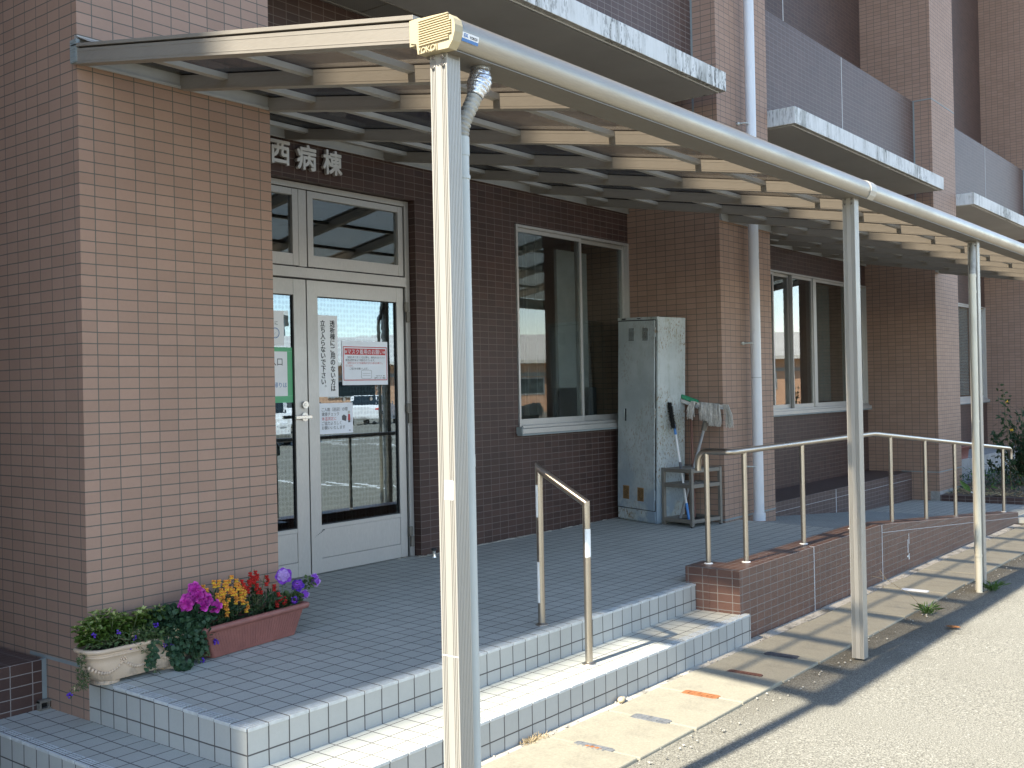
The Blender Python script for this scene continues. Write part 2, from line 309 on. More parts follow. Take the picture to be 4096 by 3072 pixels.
def mat_locker(k=1.0, nm='worn_pale_blue_enamel'):
    m, t, b, o = nt(nm)
    n1 = noise(t, 9, 7, 0.75, (1, 1, 0.35)); n2 = noise(t, 60, 5, 0.7, (1, 1, .5)); n3 = noise(t, 3.2, 4, 0.6, seed=3); n4 = noise(t, 2.1, 3, 0.5, seed=9)
    c = mixc(t, ramp(t, n3, 0.35, 0.7), (0.34, 0.375, 0.37), (0.46, 0.50, 0.49))
    c = mixc(t, ramp(t, n1, 0.50, 0.64, 0, 0.55 * k), c, (0.22, 0.24, 0.17))
    mm = t.nodes.new('ShaderNodeMath'); mm.operation = 'MULTIPLY'; t.links.new(ramp(t, n2, 0.53, 0.60, 0, k), mm.inputs[0]); t.links.new(ramp(t, n4, 0.45, 0.56), mm.inputs[1])
    c = mixc(t, mm.outputs[0], c, (0.20, 0.13, 0.06))
    tc = t.nodes.new('ShaderNodeTexCoord'); sx = t.nodes.new('ShaderNodeSeparateXYZ'); t.links.new(tc.outputs['Object'], sx.inputs[0])
    zz = ramp(t, sx.outputs[2], 0.10, 0.75, 1, 0); m7 = t.nodes.new('ShaderNodeMath'); m7.operation = 'MULTIPLY'; t.links.new(zz, m7.inputs[0]); t.links.new(ramp(t, noise(t, 3.4, 4, 0.6, seed=12), 0.46, 0.58), m7.inputs[1])
    c = mixc(t, m7.outputs[0], c, (0.22, 0.28, 0.33))
    t.links.new(c, b.inputs['Base Color']); b.inputs['Roughness'].default_value = 0.42; bump(t, b, n3, 0.004, 0.4); return m
MT['locker'] = mat_locker(); MT['locker_door'] = mat_locker(0.45, 'worn_pale_blue_door')
def mat_pot():
    m, t, b, o = nt('stained_beige_resin')
    tc = t.nodes.new('ShaderNodeTexCoord'); sx = t.nodes.new('ShaderNodeSeparateXYZ'); t.links.new(tc.outputs['Object'], sx.inputs[0])
    low = ramp(t, sx.outputs[2], 0.0, 0.09, 1, 0); n = noise(t, 22, 6, 0.7, (1, 1, 0.6))
    mm = t.nodes.new('ShaderNodeMath'); mm.operation = 'MULTIPLY'; t.links.new(low, mm.inputs[0]); t.links.new(ramp(t, n, 0.45, 0.65), mm.inputs[1])
    base = mixc(t, ramp(t, noise(t, 8, 4), 0.3, 0.7), (0.52, 0.385, 0.265), (0.60, 0.455, 0.325))
    c = mixc(t, mm.outputs[0], base, (0.17, 0.145, 0.12))
    t.links.new(c, b.inputs['Base Color']); b.inputs['Roughness'].default_value = 0.6; bump(t, b, noise(t, 200, 2), 0.0006); return m
MT['beige_pot'] = mat_pot()
def mat_vent():
    m, t, b, o = nt('perforated_soffit_strip')
    tc = t.nodes.new('ShaderNodeTexCoord'); mp = t.nodes.new('ShaderNodeMapping'); mp.inputs[3].default_value = (55, 55, 55); t.links.new(tc.outputs['Object'], mp.inputs[0])
    v = t.nodes.new('ShaderNodeTexVoronoi'); v.inputs['Randomness'].default_value = 0.0; v.inputs['Scale'].default_value = 1.0; t.links.new(mp.outputs[0], v.inputs['Vector'])
    c = mixc(t, ramp(t, v.outputs['Distance'], 0.28, 0.36), (0.06, 0.06, 0.06), (0.30, 0.30, 0.29)); t.links.new(c, b.inputs['Base Color']); b.inputs['Roughness'].default_value = 0.7; return m
MT['vent'] = mat_vent()
def mat_poly():
    m, t, b, o = nt('smoked_polycarbonate'); t.nodes.remove(b)
    tr = t.nodes.new('ShaderNodeBsdfTransparent'); tr.inputs[0].default_value = (0.69, 0.66, 0.62, 1)
    gl = t.nodes.new('ShaderNodeBsdfGlossy'); gl.inputs['Roughness'].default_value = 0.06; gl.inputs['Color'].default_value = (0.22, 0.215, 0.20, 1)
    mx = t.nodes.new('ShaderNodeMixShader'); t.links.new(schlick(t, 0.03), mx.inputs[0]); t.links.new(tr.outputs[0], mx.inputs[1]); t.links.new(gl.outputs[0], mx.inputs[2])
    df = t.nodes.new('ShaderNodeBsdfTranslucent'); df.inputs[0].default_value = (0.22, 0.19, 0.165, 1); m2 = t.nodes.new('ShaderNodeMixShader'); 
    t.links.new(ramp(t, noise(t, 5, 5, 0.65), 0.35, 0.75, 0.07, 0.13), m2.inputs[0])
    t.links.new(mx.outputs[0], m2.inputs[1]); t.links.new(df.outputs[0], m2.inputs[2]); t.links.new(m2.outputs[0], o.inputs[0]); return m
MT['poly'] = mat_poly()

# ---------------------------------------------------------------- mesh building
class MB:
    def __init__(s): s.v = []; s.f = []; s.mi = []; s.sm = []; s.uvo = (0, 0, 0)
    def add(s, vs, fs, mi=0, smooth=False):
        o = len(s.v); s.v += [tuple(p) for p in vs]
        for f in fs: s.f.append([i + o for i in f]); s.mi.append(mi); s.sm.append(smooth)
        return s
    def box(s, x0, x1, y0, y1, z0, z1, mi=0):
        if x0 > x1: x0, x1 = x1, x0
        if y0 > y1: y0, y1 = y1, y0
        if z0 > z1: z0, z1 = z1, z0
        return s.add([(x0, y0, z0), (x1, y0, z0), (x1, y1, z0), (x0, y1, z0), (x0, y0, z1), (x1, y0, z1), (x1, y1, z1), (x0, y1, z1)],
                     [(0, 3, 2, 1), (4, 5, 6, 7), (0, 1, 5, 4), (1, 2, 6, 5), (2, 3, 7, 6), (3, 0, 4, 7)], mi)
    def hexa(s, p, mi=0): # 8 points: bottom 4 ccw, top 4 ccw
        return s.add(p, [(0, 3, 2, 1), (4, 5, 6, 7), (0, 1, 5, 4), (1, 2, 6, 5), (2, 3, 7, 6), (3, 0, 4, 7)], mi)
    def quad(s, a, b, c, d, mi=0): return s.add([a, b, c, d], [(0, 1, 2, 3)], mi)
    def prism(s, poly, axis, a, b, mi=0, smooth=False):
        n = len(poly)
        def P(p, h):
            return {'x': (h, p[0], p[1]), 'y': (p[0], h, p[1]), 'z': (p[0], p[1], h)}[axis]
        vs = [P(p, a) for p in poly] + [P(p, b) for p in poly]
        s.add(vs, [(i, (i + 1) % n, n + (i + 1) % n, n + i) for i in range(n)], mi, smooth)
        s.add([P(p, a) for p in poly], [tuple(range(n))[::-1]], mi); s.add([P(p, b) for p in poly], [tuple(range(n))], mi)
        return s
    def tube(s, path, r, seg=12, mi=0, caps=True, smooth=True):
        path = [Vector(p) for p in path]; n = len(path); rs = r if isinstance(r, (list, tuple)) else [r] * n
        t0 = (path[1] - path[0]).normalized(); up = Vector((0, 0, 1)) if abs(t0.z) < 0.9 else Vector((1, 0, 0))
        nrm = (up - t0 * up.dot(t0)).normalized(); rings = []; prev = t0
        for i in range(n):
            t = ((path[min(i + 1, n - 1)] - path[max(i - 1, 0)])).normalized()
            ax = prev.cross(t)
            if ax.length > 1e-7: nrm = Matrix.Rotation(prev.angle(t), 3, ax.normalized()) @ nrm
            prev = t; bn = t.cross(nrm)
            k = 1.0
            rings.append([path[i] + (nrm * math.cos(a) + bn * math.sin(a)) * rs[i] for a in [2 * PI * j / seg for j in range(seg)]])
        vs = [p for ring in rings for p in ring]; fs = []
        for i in range(n - 1):
            for j in range(seg): a = i * seg + j; b = i * seg + (j + 1) % seg; fs.append((a, b, b + seg, a + seg))
        s.add(vs, fs, mi, smooth)
        if caps: s.add(rings[0], [tuple(range(seg))[::-1]], mi); s.add(rings[-1], [tuple(range(seg))], mi)
        return s
    def ball(s, c, r, mi=0, u=8, w=5, rot=None):
        vs = [(0, 0, 1)]; rx, ry, rz = r if isinstance(r, (tuple, list)) else (r, r, r)
        for i in range(1, w):
            th = PI * i / w
            for j in range(u): ph = 2 * PI * j / u; vs.append((math.sin(th) * math.cos(ph), math.sin(th) * math.sin(ph), math.cos(th)))
        vs.append((0, 0, -1)); fs = [(0, 1 + j, 1 + (j + 1) % u) for j in range(u)]
        for i in range(w - 2):
            for j in range(u): a = 1 + i * u + j; b = 1 + i * u + (j + 1) % u; fs.append((a, a + u, b + u, b))
        L = len(vs) - 1; k = 1 + (w - 2) * u; fs += [(L, k + (j + 1) % u, k + j) for j in range(u)]
        out = []
        for p in vs:
            q = Vector((p[0] * rx, p[1] * ry, p[2] * rz))
            if rot: q = rot @ q
            out.append(q + Vector(c))
        return s.add(out, fs, mi, True)
    def lathe(s, prof, c, seg=16, mi=0):
        vs = []; n = len(prof)
        for r, z in prof:
            for j in range(seg): a = 2 * PI * j / seg; vs.append((c[0] + r * math.cos(a), c[1] + r * math.sin(a), c[2] + z))
        fs = [(i * seg + j, i * seg + (j + 1) % seg, (i + 1) * seg + (j + 1) % seg, (i + 1) * seg + j) for i in range(n - 1) for j in range(seg)]
        s.add(vs, fs, mi, True); s.add(vs[:seg], [tuple(range(seg))[::-1]], mi); s.add(vs[-seg:], [tuple(range(seg))], mi); return s
    def frame(s, x0, x1, z0, z1, w, y0, y1, mi=0, wt=None, wb=None):
        wt = w if wt is None else wt; wb = w if wb is None else wb
        s.box(x0, x0 + w, y0, y1, z0, z1, mi); s.box(x1 - w, x1, y0, y1, z0, z1, mi)
        s.box(x0 + w, x1 - w, y0 + 0.0015, y1, z1 - wt, z1, mi); s.box(x0 + w, x1 - w, y0 + 0.0015, y1, z0, z0 + wb, mi); return s
    def leaf(s, p, d, n, l, w, mi=0, fold=0.25, curl=0.25):
        d = d.normalized(); n = (n - d * n.dot(d)); n = n.normalized() if n.length > 1e-5 else d.orthogonal().normalized(); sd = d.cross(n)
        a = p; b = p + d * l * 0.35 + sd * w * 0.5 + n * fold * w * 0.5; c = p + d * l * 0.75 + sd * w * 0.34 + n * (fold * w * 0.4 - curl * l * 0.15); e = p + d * l - n * curl * l * 0.4
        g = p + d * l * 0.75 - sd * w * 0.34 + n * (fold * w * 0.4 - curl * l * 0.15); h = p + d * l * 0.35 - sd * w * 0.5 + n * fold * w * 0.5; m1 = p + d * l * 0.45 - n * curl * l * 0.05
        return s.add([a, b, c, e, g, h, m1], [(0, 1, 6), (1, 2, 6), (2, 3, 6), (3, 4, 6), (4, 5, 6), (5, 0, 6)], mi, True)
    def build(s, name, mats, parent=None, bevel=0.0, origin=None, seg=2):
        if not isinstance(mats, (list, tuple)): mats = [mats]
        org = Vector(origin) if origin is not None else (parent['_o'] if parent is not None else Vector((0, 0, 0)))
        if parent is not None: org = Vector(parent['_o'])
        me = bpy.data.meshes.new(name)
        me.from_pydata([tuple(Vector(p) - org) for p in s.v], [], s.f)
        for m in mats: me.materials.append(MT[m] if isinstance(m, str) else m)
        me.polygons.foreach_set('material_index', s.mi); me.polygons.foreach_set('use_smooth', s.sm)
        me.update()
        uvl = me.uv_layers.new(name='uv'); data = [0.0] * (2 * len(me.loops)); ox, oy, oz = s.uvo
        for p in me.polygons:
            n = p.normal; ax, ay, az = abs(n.x), abs(n.y), abs(n.z)
            for li in p.loop_indices:
                x, y, z = s.v[me.loops[li].vertex_index]
                if az >= ax and az >= ay: u, w = x - ox, y - oy
                elif ax >= ay: u, w = y - oy, z - oz
                else: u, w = x - ox, z - oz
                data[2 * li] = u; data[2 * li + 1] = w
        uvl.data.foreach_set('uv', data)
        o = bpy.data.objects.new(name, me); COL.objects.link(o)
        if parent is not None: o.parent = parent
        elif origin is not None: o.location = org; 
        o['_o'] = org
        if bevel:
            md = o.modifiers.new('bevel', 'BEVEL'); md.width = bevel; md.segments = seg; md.limit_method = 'ANGLE'; md.angle_limit = math.radians(50)
        return o

def tag(o, label=None, cat=None, group=None, kind=None):
    if label: o['label'] = label
    if cat: o['category'] = cat
    if group: o['group'] = group
    if kind: o['kind'] = kind
    return o
def thing(name, label, cat, loc=(0, 0, 0), group=None):
    o = bpy.data.objects.new(name, None); COL.objects.link(o); o.location = loc; o.empty_display_size = 0.1
    o['_o'] = Vector(loc); return tag(o, label, cat, group)
def kids(o): return [c for c in bpy.data.objects if c.parent == o]
def struct(name, mb, mats, bevel=0.0):
    o = mb.build(name, mats, None, bevel); return tag(o, kind='structure')

TXT = {}
def text(mb, body, cx, y, cz, size, mi=0, bold=0.0, thick=0.0006, align='CENTER', sx=1.0, skew=0.0, axis='y', slope=0.0):
    """lettering standing on a wall plane y (faces -Y) or x (faces -X), centred at cx, cz"""
    key = (body, bold)
    if key not in TXT:
        c = bpy.data.curves.new('t', 'FONT'); c.body = body; c.offset = bold; c.extrude = 0.0
        o = bpy.data.objects.new('t', c); COL.objects.link(o)
        dg = bpy.context.evaluated_depsgraph_get(); me = bpy.data.meshes.new_from_object(o.evaluated_get(dg))
        TXT[key] = ([tuple(v.co) for v in me.vertices], [tuple(p.vertices) for p in me.polygons])
        bpy.data.objects.remove(o); bpy.data.curves.remove(c); bpy.data.meshes.remove(me)
    vs, fs = TXT[key]
    if not vs: return mb
    xa = min(v[0] for v in vs); xb = max(v[0] for v in vs); za = min(v[1] for v in vs); zb = max(v[1] for v in vs)
    x0 = (xa + xb) / 2 if align == 'CENTER' else xa; z0 = (za + zb) / 2
    out = []
    for v in vs:
        a = (v[0] - x0) * size * sx; b = (v[1] - z0) * size + a * slope
        out.append((cx + a, y, cz + b) if axis == 'y' else (y, cx - a, cz + b))
    if thick < 0.002: return mb.add(out, fs, mi)
    # solid letters: front, back and rim
    n = len(out); back = [(p[0], p[1] + thick, p[2]) if axis == 'y' else (p[0] + thick, p[1], p[2]) for p in out]
    ed = {}
    for f in fs:
        for i in range(len(f)): e = (f[i], f[(i + 1) % len(f)]); ed[e] = 1
    rim = [(e[1], e[0], e[0] + n, e[1] + n) for e in ed if (e[1], e[0]) not in ed]
    mb.add(out + back, list(fs) + [tuple(i + n for i in f[::-1]) for f in fs] + rim, mi); return mb

# ---------------------------------------------------------------- levels
YW = 0.95                                   # brown wall plane of the bays
def fz(y): return 0.0245 * (y + 1.09)       # porch floor falls gently outwards
def gz(x): return -0.32 - 0.0055 * max(-2, min(x, 12.5))
def rz(x): return fz(-0.3) if x < 5.98 else max(0.02 - 0.0803 * (x - 5.98), -0.345)
def roofz(y): return 2.700 + 0.1735 * y     # underside of canopy beams
PIL = [(0.0, 1.054), (6.03, 7.075), (12.28, 13.335), (18.53, 19.585), (24.78, 25.835)]

# ---------------------------------------------------------------- ground
g = MB(); xs = [-300, -60, -20, -6, -2, 0, 2, 4, 6, 8, 10, 12.5, 16, 30, 80, 300]; ys = [-300, -120, -60, -30, -15, -8, -4, -2.4, -2, -1.4, 0, 2, 60, 300]
vs_ = [(x, y, gz(x)) for y in ys for x in xs]; nx = len(xs)
g.add(vs_, [(j * nx + i, j * nx + i + 1, (j + 1) * nx + i + 1, (j + 1) * nx + i) for j in range(len(ys) - 1) for i in range(nx - 1)])
struct('asphalt_ground', g, 'asphalt')
g = MB()   # painted bay lines, double white lines
for (x, y) in ((10.7, -8.6), (21.2, -18.3), (17.5, -8.6), (24.3, -8.6), (14.4, -18.3), (28.0, -18.3)):
    for dx in (-0.16, 0.16):
        g.box(x + dx - 0.35, x + dx + 0.35 - 0.62, y - 2.4, y + 2.4, gz(x) + 0.003, gz(x) + 0.006)
g.box(6, 40, -21.2, -21.05, gz(20) + 0.003, gz(20) + 0.006)
struct('road_markings', g, 'whitel')

# edge strip of rough mortar between the steps and the drain covers
g = MB()
for i in range(60):
    x = -0.6 + i * 0.18; w = 0.05 + 0.012 * random.random()
    g.hexa([(x, -1.40, gz(x) - .02), (x, -1.468 - w * 0.2, gz(x) - .02), (x + 0.18, -1.468 - w * 0.2, gz(x) - .02), (x + 0.18, -1.40, gz(x) - .02),
            (x, -1.40, gz(x) + .012), (x, -1.465 - w * 0.2, gz(x) + .004), (x + 0.18, -1.465 - w * 0.2, gz(x) + .004), (x + 0.18, -1.40, gz(x) + .012)])
struct('edge_strip', g, 'kerbc')

# ---------------------------------------------------------------- drain covers
LIDX = [-0.60 + 0.485 * i for i in range(24)]
for i, x in enumerate(LIDX):
    z = gz(x); g = MB(); j = random.uniform(-0.004, 0.004)
    g.box(x + 0.007, x + 0.478, -1.965 + j, -1.486 + j, z - 0.05, z + 0.012 + random.uniform(-.004, .004))
    o = g.build('drain_cover', 'lid', None, 0.006, origin=(x + 0.24, -1.72, z))
    if 5.0 > x > 3.0: where = 'under the canopy shadow beside the second post'
    elif x >= 5.0: where = 'along the foot of the ramp wall'
    else: where = 'below the sunlit lower step'
    tag(o, 'pale concrete drain cover slab ' + where, 'drain cover', 'concrete drain covers along the building')
SL = [(1.335, 'galv', 'grey metal hand-hole plate with a rusty centre, nearest the first post'), (1.825, 'galv', 'plain grey metal hand-hole plate in the sunlit drain covers'), (2.315, 'rust', 'bright orange rusty hand-hole plate in the sunlit drain covers'),
      (2.805, 'drustbrown', 'dark brown rusty hand-hole plate at the edge of the canopy shadow'), (3.29, 'darkgalv', 'dark steel hand-hole plate in the canopy shadow'), (5.70, 'paper', 'pale hand-hole plate in the covers beside the ramp wall')]
for x, m, lb in SL:
    z = gz(x) + 0.0125; g = MB(); pts = []
    for k in range(24):
        a = 2 * PI * k / 24; cx = 0.033 * (1 if math.cos(a) > 0 else -1) if False else 0
        px = 0.034 * max(-1, min(1, 1.5 * math.cos(a))); py = 0.098 * max(-1, min(1, 1.18 * math.sin(a)))
        pts.append((x + px, -1.733 + py))
    g.prism(pts, 'z', z - 0.02, z + 0.005, 0)
    for k in range(6): g.box(x - 0.024, x + 0.024, -1.80 + k * 0.026, -1.794 + k * 0.026, z + 0.0045, z + 0.0065, 0)
    mats = [m]
    if lb.startswith('grey metal'):
        mats = [m, 'rust']; g.prism([(x + 0.012 * math.cos(a), -1.735 + 0.045 * math.sin(a)) for a in [2 * PI * q / 10 for q in range(10)]], 'z', z + 0.004, z + 0.0057, 1)
    tag(g.build('hand_hole_plate', mats, None, 0.0, origin=(x, -1.733, z)), lb, 'plate', 'hand-hole plates in the drain covers')

# ---------------------------------------------------------------- porch, steps and ramp (the paved ground)
g = MB(); g.uvo = (0.003, -1.09, 0)   # porch top
X0, X1 = 0.003, 3.52
def slab_top(mb, x0, x1, y0, y1, zf, mi=0): mb.quad((x0, y0, zf(x0, y0)), (x1, y0, zf(x1, y0)), (x1, y1, zf(x1, y1)), (x0, y1, zf(x0, y1)), mi)
pz = lambda x, y: fz(y)
slab_top(g, X0, X1, -1.09, 0.001, pz); slab_top(g, X0, X1, 0.001, 1.10, pz); slab_top(g, X1, 6.30, -1.22, 1.10, pz)
struct('porch_floor', g, 'tread')
g = MB(); g.uvo = (0.003, -1.09, -0.1)   # risers of porch
g.quad((X0, -1.09, -.165), (X1, -1.09, -.165), (X1, -1.09, 0), (X0, -1.09, 0)); g.quad((X0, 0.30, -.165), (X0, -1.09, -.165), (X0, -1.09, 0), (X0, 0.30, fz(.3)))
struct('upper_step', g, 'riser')
g = MB(); g.uvo = (0.003, -1.432, 0)   # lower step tread: front strip and left strip
LX, LY = -0.307, -1.432
zl = lambda x, y: -0.16
slab_top(g, LX, 3.52, LY, -1.088, zl); slab_top(g, LX, 0.004, -1.088, 0.36, zl)
struct('lower_step_tread', g, 'tread')
g = MB(); g.uvo = (0.003, -1.432, -0.26)
g.quad((LX, LY, -.42), (3.52, LY, -.42), (3.52, LY, -.16), (LX, LY, -.16)); g.quad((LX, 1.0, -.42), (LX, LY, -.42), (LX, LY, -.16), (LX, 1.0, -.16)); g.quad((3.52, LY, -.42), (3.52, -1.3, -.42), (3.52, -1.3, -.16), (3.52, LY, -.16))
struct('lower_step', g, 'riser')
g = MB()   # anti-slip ridges and rounded noses of the edge tiles
def ridges(mb, along, a0, a1, edge, inward, z, skip=0.0):
    n = int(round((a1 - a0) / 0.1))
    for k in range(n):
        p, q = a0 + k * 0.1 + 0.006, a0 + (k + 1) * 0.1 - 0.006
        for d in (0.012, 0.026, 0.040):
            e0 = edge + inward * d; e1 = edge + inward * (d + 0.006)
            if along == 'x': mb.box(p, q, e0, e1, z - .001, z + 0.0022)
            else: mb.box(e0, e1, p, q, z - .001, z + 0.0022)
        e0 = edge - inward * 0.004; e1 = edge + inward * 0.006     # nose
        if along == 'x': mb.box(p - .003, q + .003, e0, e1, z - .012, z + 0.0012)
        else: mb.box(e0, e1, p - .003, q + .003, z - .012, z + 0.0012)
ridges(g, 'x', 0.003, 3.503, -1.09, 1, 0.0)
for k in range(8): ridges(g, 'y', -0.99 + .1 * k, -0.89 + .1 * k, 0.003, 1, fz(-.94 + .1 * k) + .0008)
ridges(g, 'y', -1.09, -0.99, 0.003, 1, 0.0012)
ridges(g, 'x', 0.003, 3.503, LY, 1, -0.16); ridges(g, 'y', -1.332, 0.3, LX, 1, -0.16)
struct('step_nosing', g, 'nosing', 0.0015)
g = MB()   # ramp surface, ribbed
xs = [6.30, 7, 8, 9, 10, 10.43]
for a, b in zip(xs[:-1], xs[1:]): slab_top(g, a, b, -1.22, 0.40, lambda x, y: rz(x) + 0.0)
struct('ramp_surface', g, 'rampfloor')
g = MB(); g.uvo = (0, -1.46, 0); zz = rz(10.43); g.hexa([(10.43, -1.46, -.6), (12.279, -1.46, -.6), (12.279, .36, -.6), (10.43, .36, -.6), (10.43, -1.46, zz - .002), (12.279, -1.46, zz - .035), (12.279, .36, zz - .035), (10.43, .36, zz - .002)]); struct('paved_landing', g, 'tread')

# ---------------------------------------------------------------- hospital building
BL = thing('hospital_building', 'hospital wing clad in terracotta tiled pillars and dark brown tiled bays', 'building', (0, 0, -0.4))
PU = (0.0722 - 0.10137 * 5, 0.0411 - 0.10137 * 5, 0.734 - 0.05004 * 60)
for i, (a, b) in enumerate(PIL):
    g = MB(); g.uvo = (a + PU[0], PU[1], PU[2]); g.box(a, b, 0.0, 1.6, -0.42, 12.0)
    o = g.build('pillar', 'pillar', BL)
    zs = {0.0: (0.070,), 6.03: (0.052,), 12.28: (0.012,)}.get(a, (0.0,))
    for z in (*zs, 5.05): j = MB(); j.box(a - 0.0015, b + 0.0015, -0.0015, 0.5, z - 0.008, z + 0.008); j.build('sealant_joint', 'seal', o)
    if a: j = MB(); j.box(a - 0.0012, a + 0.01, 0.225, 0.245, 2.9, 5.04); j.build('sealant_joint', 'seal', o)
# wall with openings
def wall_holes(mb, x0, x1, z0, z1, y, holes, depth, mi=0):
    xs = sorted({x0, x1, *[h[0] for h in holes], *[h[1] for h in holes]}); zs = sorted({z0, z1, *[h[2] for h in holes], *[h[3] for h in holes]})
    for a, b in zip(xs[:-1], xs[1:]):
        for c, d in zip(zs[:-1], zs[1:]):
            mx, mz = (a + b) / 2, (c + d) / 2
            if any(h[0] < mx < h[1] and h[2] < mz < h[3] for h in holes): continue
            mb.quad((a, y, c), (b, y, c), (b, y, d), (a, y, d), mi)
    for a, b, c, d in holes:
        mb.quad((a, y, c), (a, y, d), (a, y + depth, d), (a, y + depth, c), mi); mb.quad((b, y, d), (b, y, c), (b, y + depth, c), (b, y + depth, d), mi)
        mb.quad((a, y, d), (b, y, d), (b, y + depth, d), (a, y + depth, d), mi); mb.quad((b, y, c), (a, y, c), (a, y + depth, c), (b, y + depth, c), mi)
DOOR = (1.20, 3.135, 0.0, 2.627)
HOLES = [DOOR, (4.305, 6.03, 0.905, 2.592), (8.25, 12.28, 0.90, 2.592), (16.0, 18.53, 0.86, 2.592)]
g = MB(); g.uvo = (3.135 - 0.10137 * 40, YW, 0.05 - 0.05004 * 40)
wall_holes(g, -20, 37, -0.42, 12.0, YW, HOLES, 0.12)
g.build('bay_wall', 'dark', BL)
g = MB(); g.uvo = (3.135 - 0.10137 * 40, 0, 0.05 - 0.05004 * 40); g.box(1.054, 6.03, 0.76, YW - .003, 2.99, 3.752); g.build('lintel_band', 'dark', BL)
# upper spandrel boxes and white edged slabs in each bay
for (pa, pb) in zip(PIL[:-1], PIL[1:]):
    a, b = pa[1], pb[0]
    if a < -1: continue
    g = MB(); g.uvo = (a + 0.02, 0.24, 5.05 - 0.05004 * 100 - 0.1); g.box(a, b, 0.245, YW - .002, 3.925, 5.05)
    sp = g.build('spandrel', 'dark_up', BL)
    j = MB(); m = (a + b) / 2
    j.box(m - .009, m + .009, 0.2425, 0.255, 3.925, 5.047); j.build('sealant_joint', 'seal_light', sp); j = MB()
    j.box(m - .010, m + .010, YW - .0035, YW + .01, 5.06, 11.9); j.build('sealant_joint', 'seal_light', sp)
    s0, s1 = a + 0.19, b - 0.21
    g = MB(); g.box(s0, s1, -0.20, YW - 0.003, 3.757, 3.922)
    sl = g.build('canopy_slab', 'slab', BL, 0.004)
    u = MB(); u.box(s0 + .06, s1 - .06, -0.125, 0.47 if a < 2 else 0.76, 3.750, 3.7575); u.build('soffit', 'soffit', sl)
    u = MB(); u.box(s0 + .04, s1 - .04, -0.150, -0.135, 3.748, 3.7575); u.build('drip_strip', 'seal_light', sl)
    if a < 2:
        u = MB(); u.box(s0, s1, 0.475, 0.755, 3.751, 3.7575); u.build('vent_strip', 'vent', sl)
        u = MB()
        for k in range(5): u.box(s0 + 0.9 * k + .28, s0 + 0.9 * k + .285, 0.475, 0.755, 3.7475, 3.7505)
        u.box(s0, s1, 0.735, 0.757, 3.745, 3.7505); u.box(s0, s1, 0.472, 0.480, 3.746, 3.7505); u.build('trim_strip', 'flash', sl)
g = MB(); g.uvo = (-2.2, -.9, 0); g.box(-24, -2.2, -0.48, YW - .01, -.42, 5.05); g.build('added_shade_wing', 'pillar', BL)  # unseen wing, added to darken the nearest pillar's left face
# unseen roof slab, its overhang sized to cast the porch shadow edge
g = MB(); g.box(-24, 37, -0.53, 12, 12.0, 12.5); g.build('roof', 'soffit', BL)
g = MB(); g.box(-20, 37, 1.7, 12, 2.95, 11.99); g.build('upper_floors', 'room', BL)
# rooms behind the glass
g = MB()
for (a, b) in ((1.15, 3.7), (3.9, 6.6), (7.6, 12.9), (14.6, 19.0)):
    z0, z1, y0, y1 = 0.03, 2.75, YW + 0.20, 5.2
    g.quad((a, y1, z0), (b, y1, z0), (b, y1, z1), (a, y1, z1)); g.quad((a, y0, z0), (a, y1, z0), (a, y1, z1), (a, y0, z1)); g.quad((b, y1, z0), (b, y0, z0), (b, y0, z1), (b, y1, z1))
    g.quad((a, y0, z0), (b, y0, z0), (b, y1, z0), (a, y1, z0)); g.quad((a, y1, z1), (b, y1, z1), (b, y0, z1), (a, y0, z1))
    g.quad((a - .3, y0, z0), (a, y0, z0), (a, y0, z1), (a - .3, y0, z1))
g.box(4.9, 6.4, 2.3, 2.36, 0.05, 1.75); g.box(1.9, 3.4, 3.6, 4.2, 0.05, 0.95); g.box(8.4, 9.6, 3.0, 3.5, 0.05, 1.2)
g.build('interior_room', 'room', BL)

def window_unit(name, x0, x1, z0, z1, sashes, label=None):
    f = MB(); f.frame(x0, x1, z0, z1, 0.022, YW - 0.012, YW + 0.09)
    f.box(x0 - .02, x1 + .001, YW - 0.058, YW + 0.05, z0 - 0.046, z0 - 0.006); f.box(x0 + .02, x1 - .02, YW - 0.03, YW + 0.10, z0 - 0.005, z0 + 0.018)
    w = f.build('window', 'frame', BL, 0.0015)
    d = MB(); d.box(x0 - .026, x1, YW - .056, YW - .001, z0 - .0625, z0 - .047); d.box(x0 - .036, x0 - .021, YW - .056, YW - .001, z0 - .047, z0 + .01); d.build('sill_gasket', 'seal', w)
    for (a, b, yy, dk) in sashes:
        s = MB(); s.frame(a, b, z0 + 0.02, z1 - 0.024, 0.026, yy, yy + 0.026, wt=0.032, wb=0.05); so_ = s.build('sash', 'frame', w, 0.001)
        k = MB(); k.box(a + .026, b - .026, yy + .012, yy + .015, z0 + .07, z1 - .056); k.build('pane', dk, w)
    return w
w1 = window_unit('window', 4.312, 6.03, 0.93, 2.588, [(4.318, 5.262, YW + 0.002, 'glass'), (5.235, 6.01, YW + 0.036, 'glass')])
g = MB()
for k in range(44):   # gathered curtain
    x = 4.36 + k * 0.013; y = YW + 0.20 + 0.02 * math.sin(k * 1.9) + 0.008 * math.sin(k * .7); x2 = x + 0.013; y2 = YW + 0.20 + 0.02 * math.sin((k + 1) * 1.9) + 0.008 * math.sin((k + 1) * .7)
    g.add([(x, y, 1.02), (x2, y2, 1.02), (x2, y2, 2.56), (x, y, 2.56)], [(0, 1, 2, 3)], 0, True)
g.build('curtain', 'curtain', w1)
g = MB(); g.box(5.30, 5.78, YW + .30, YW + .33, .95, 2.50); g.box(5.30, 5.9, YW + .30, YW + .36, .05, 1.25, 1); g.build('added_pale_board', ['blind', 'inkgrey'], w1)  # pale board added to lighten the pane, standing for the tiled pillar's reflection
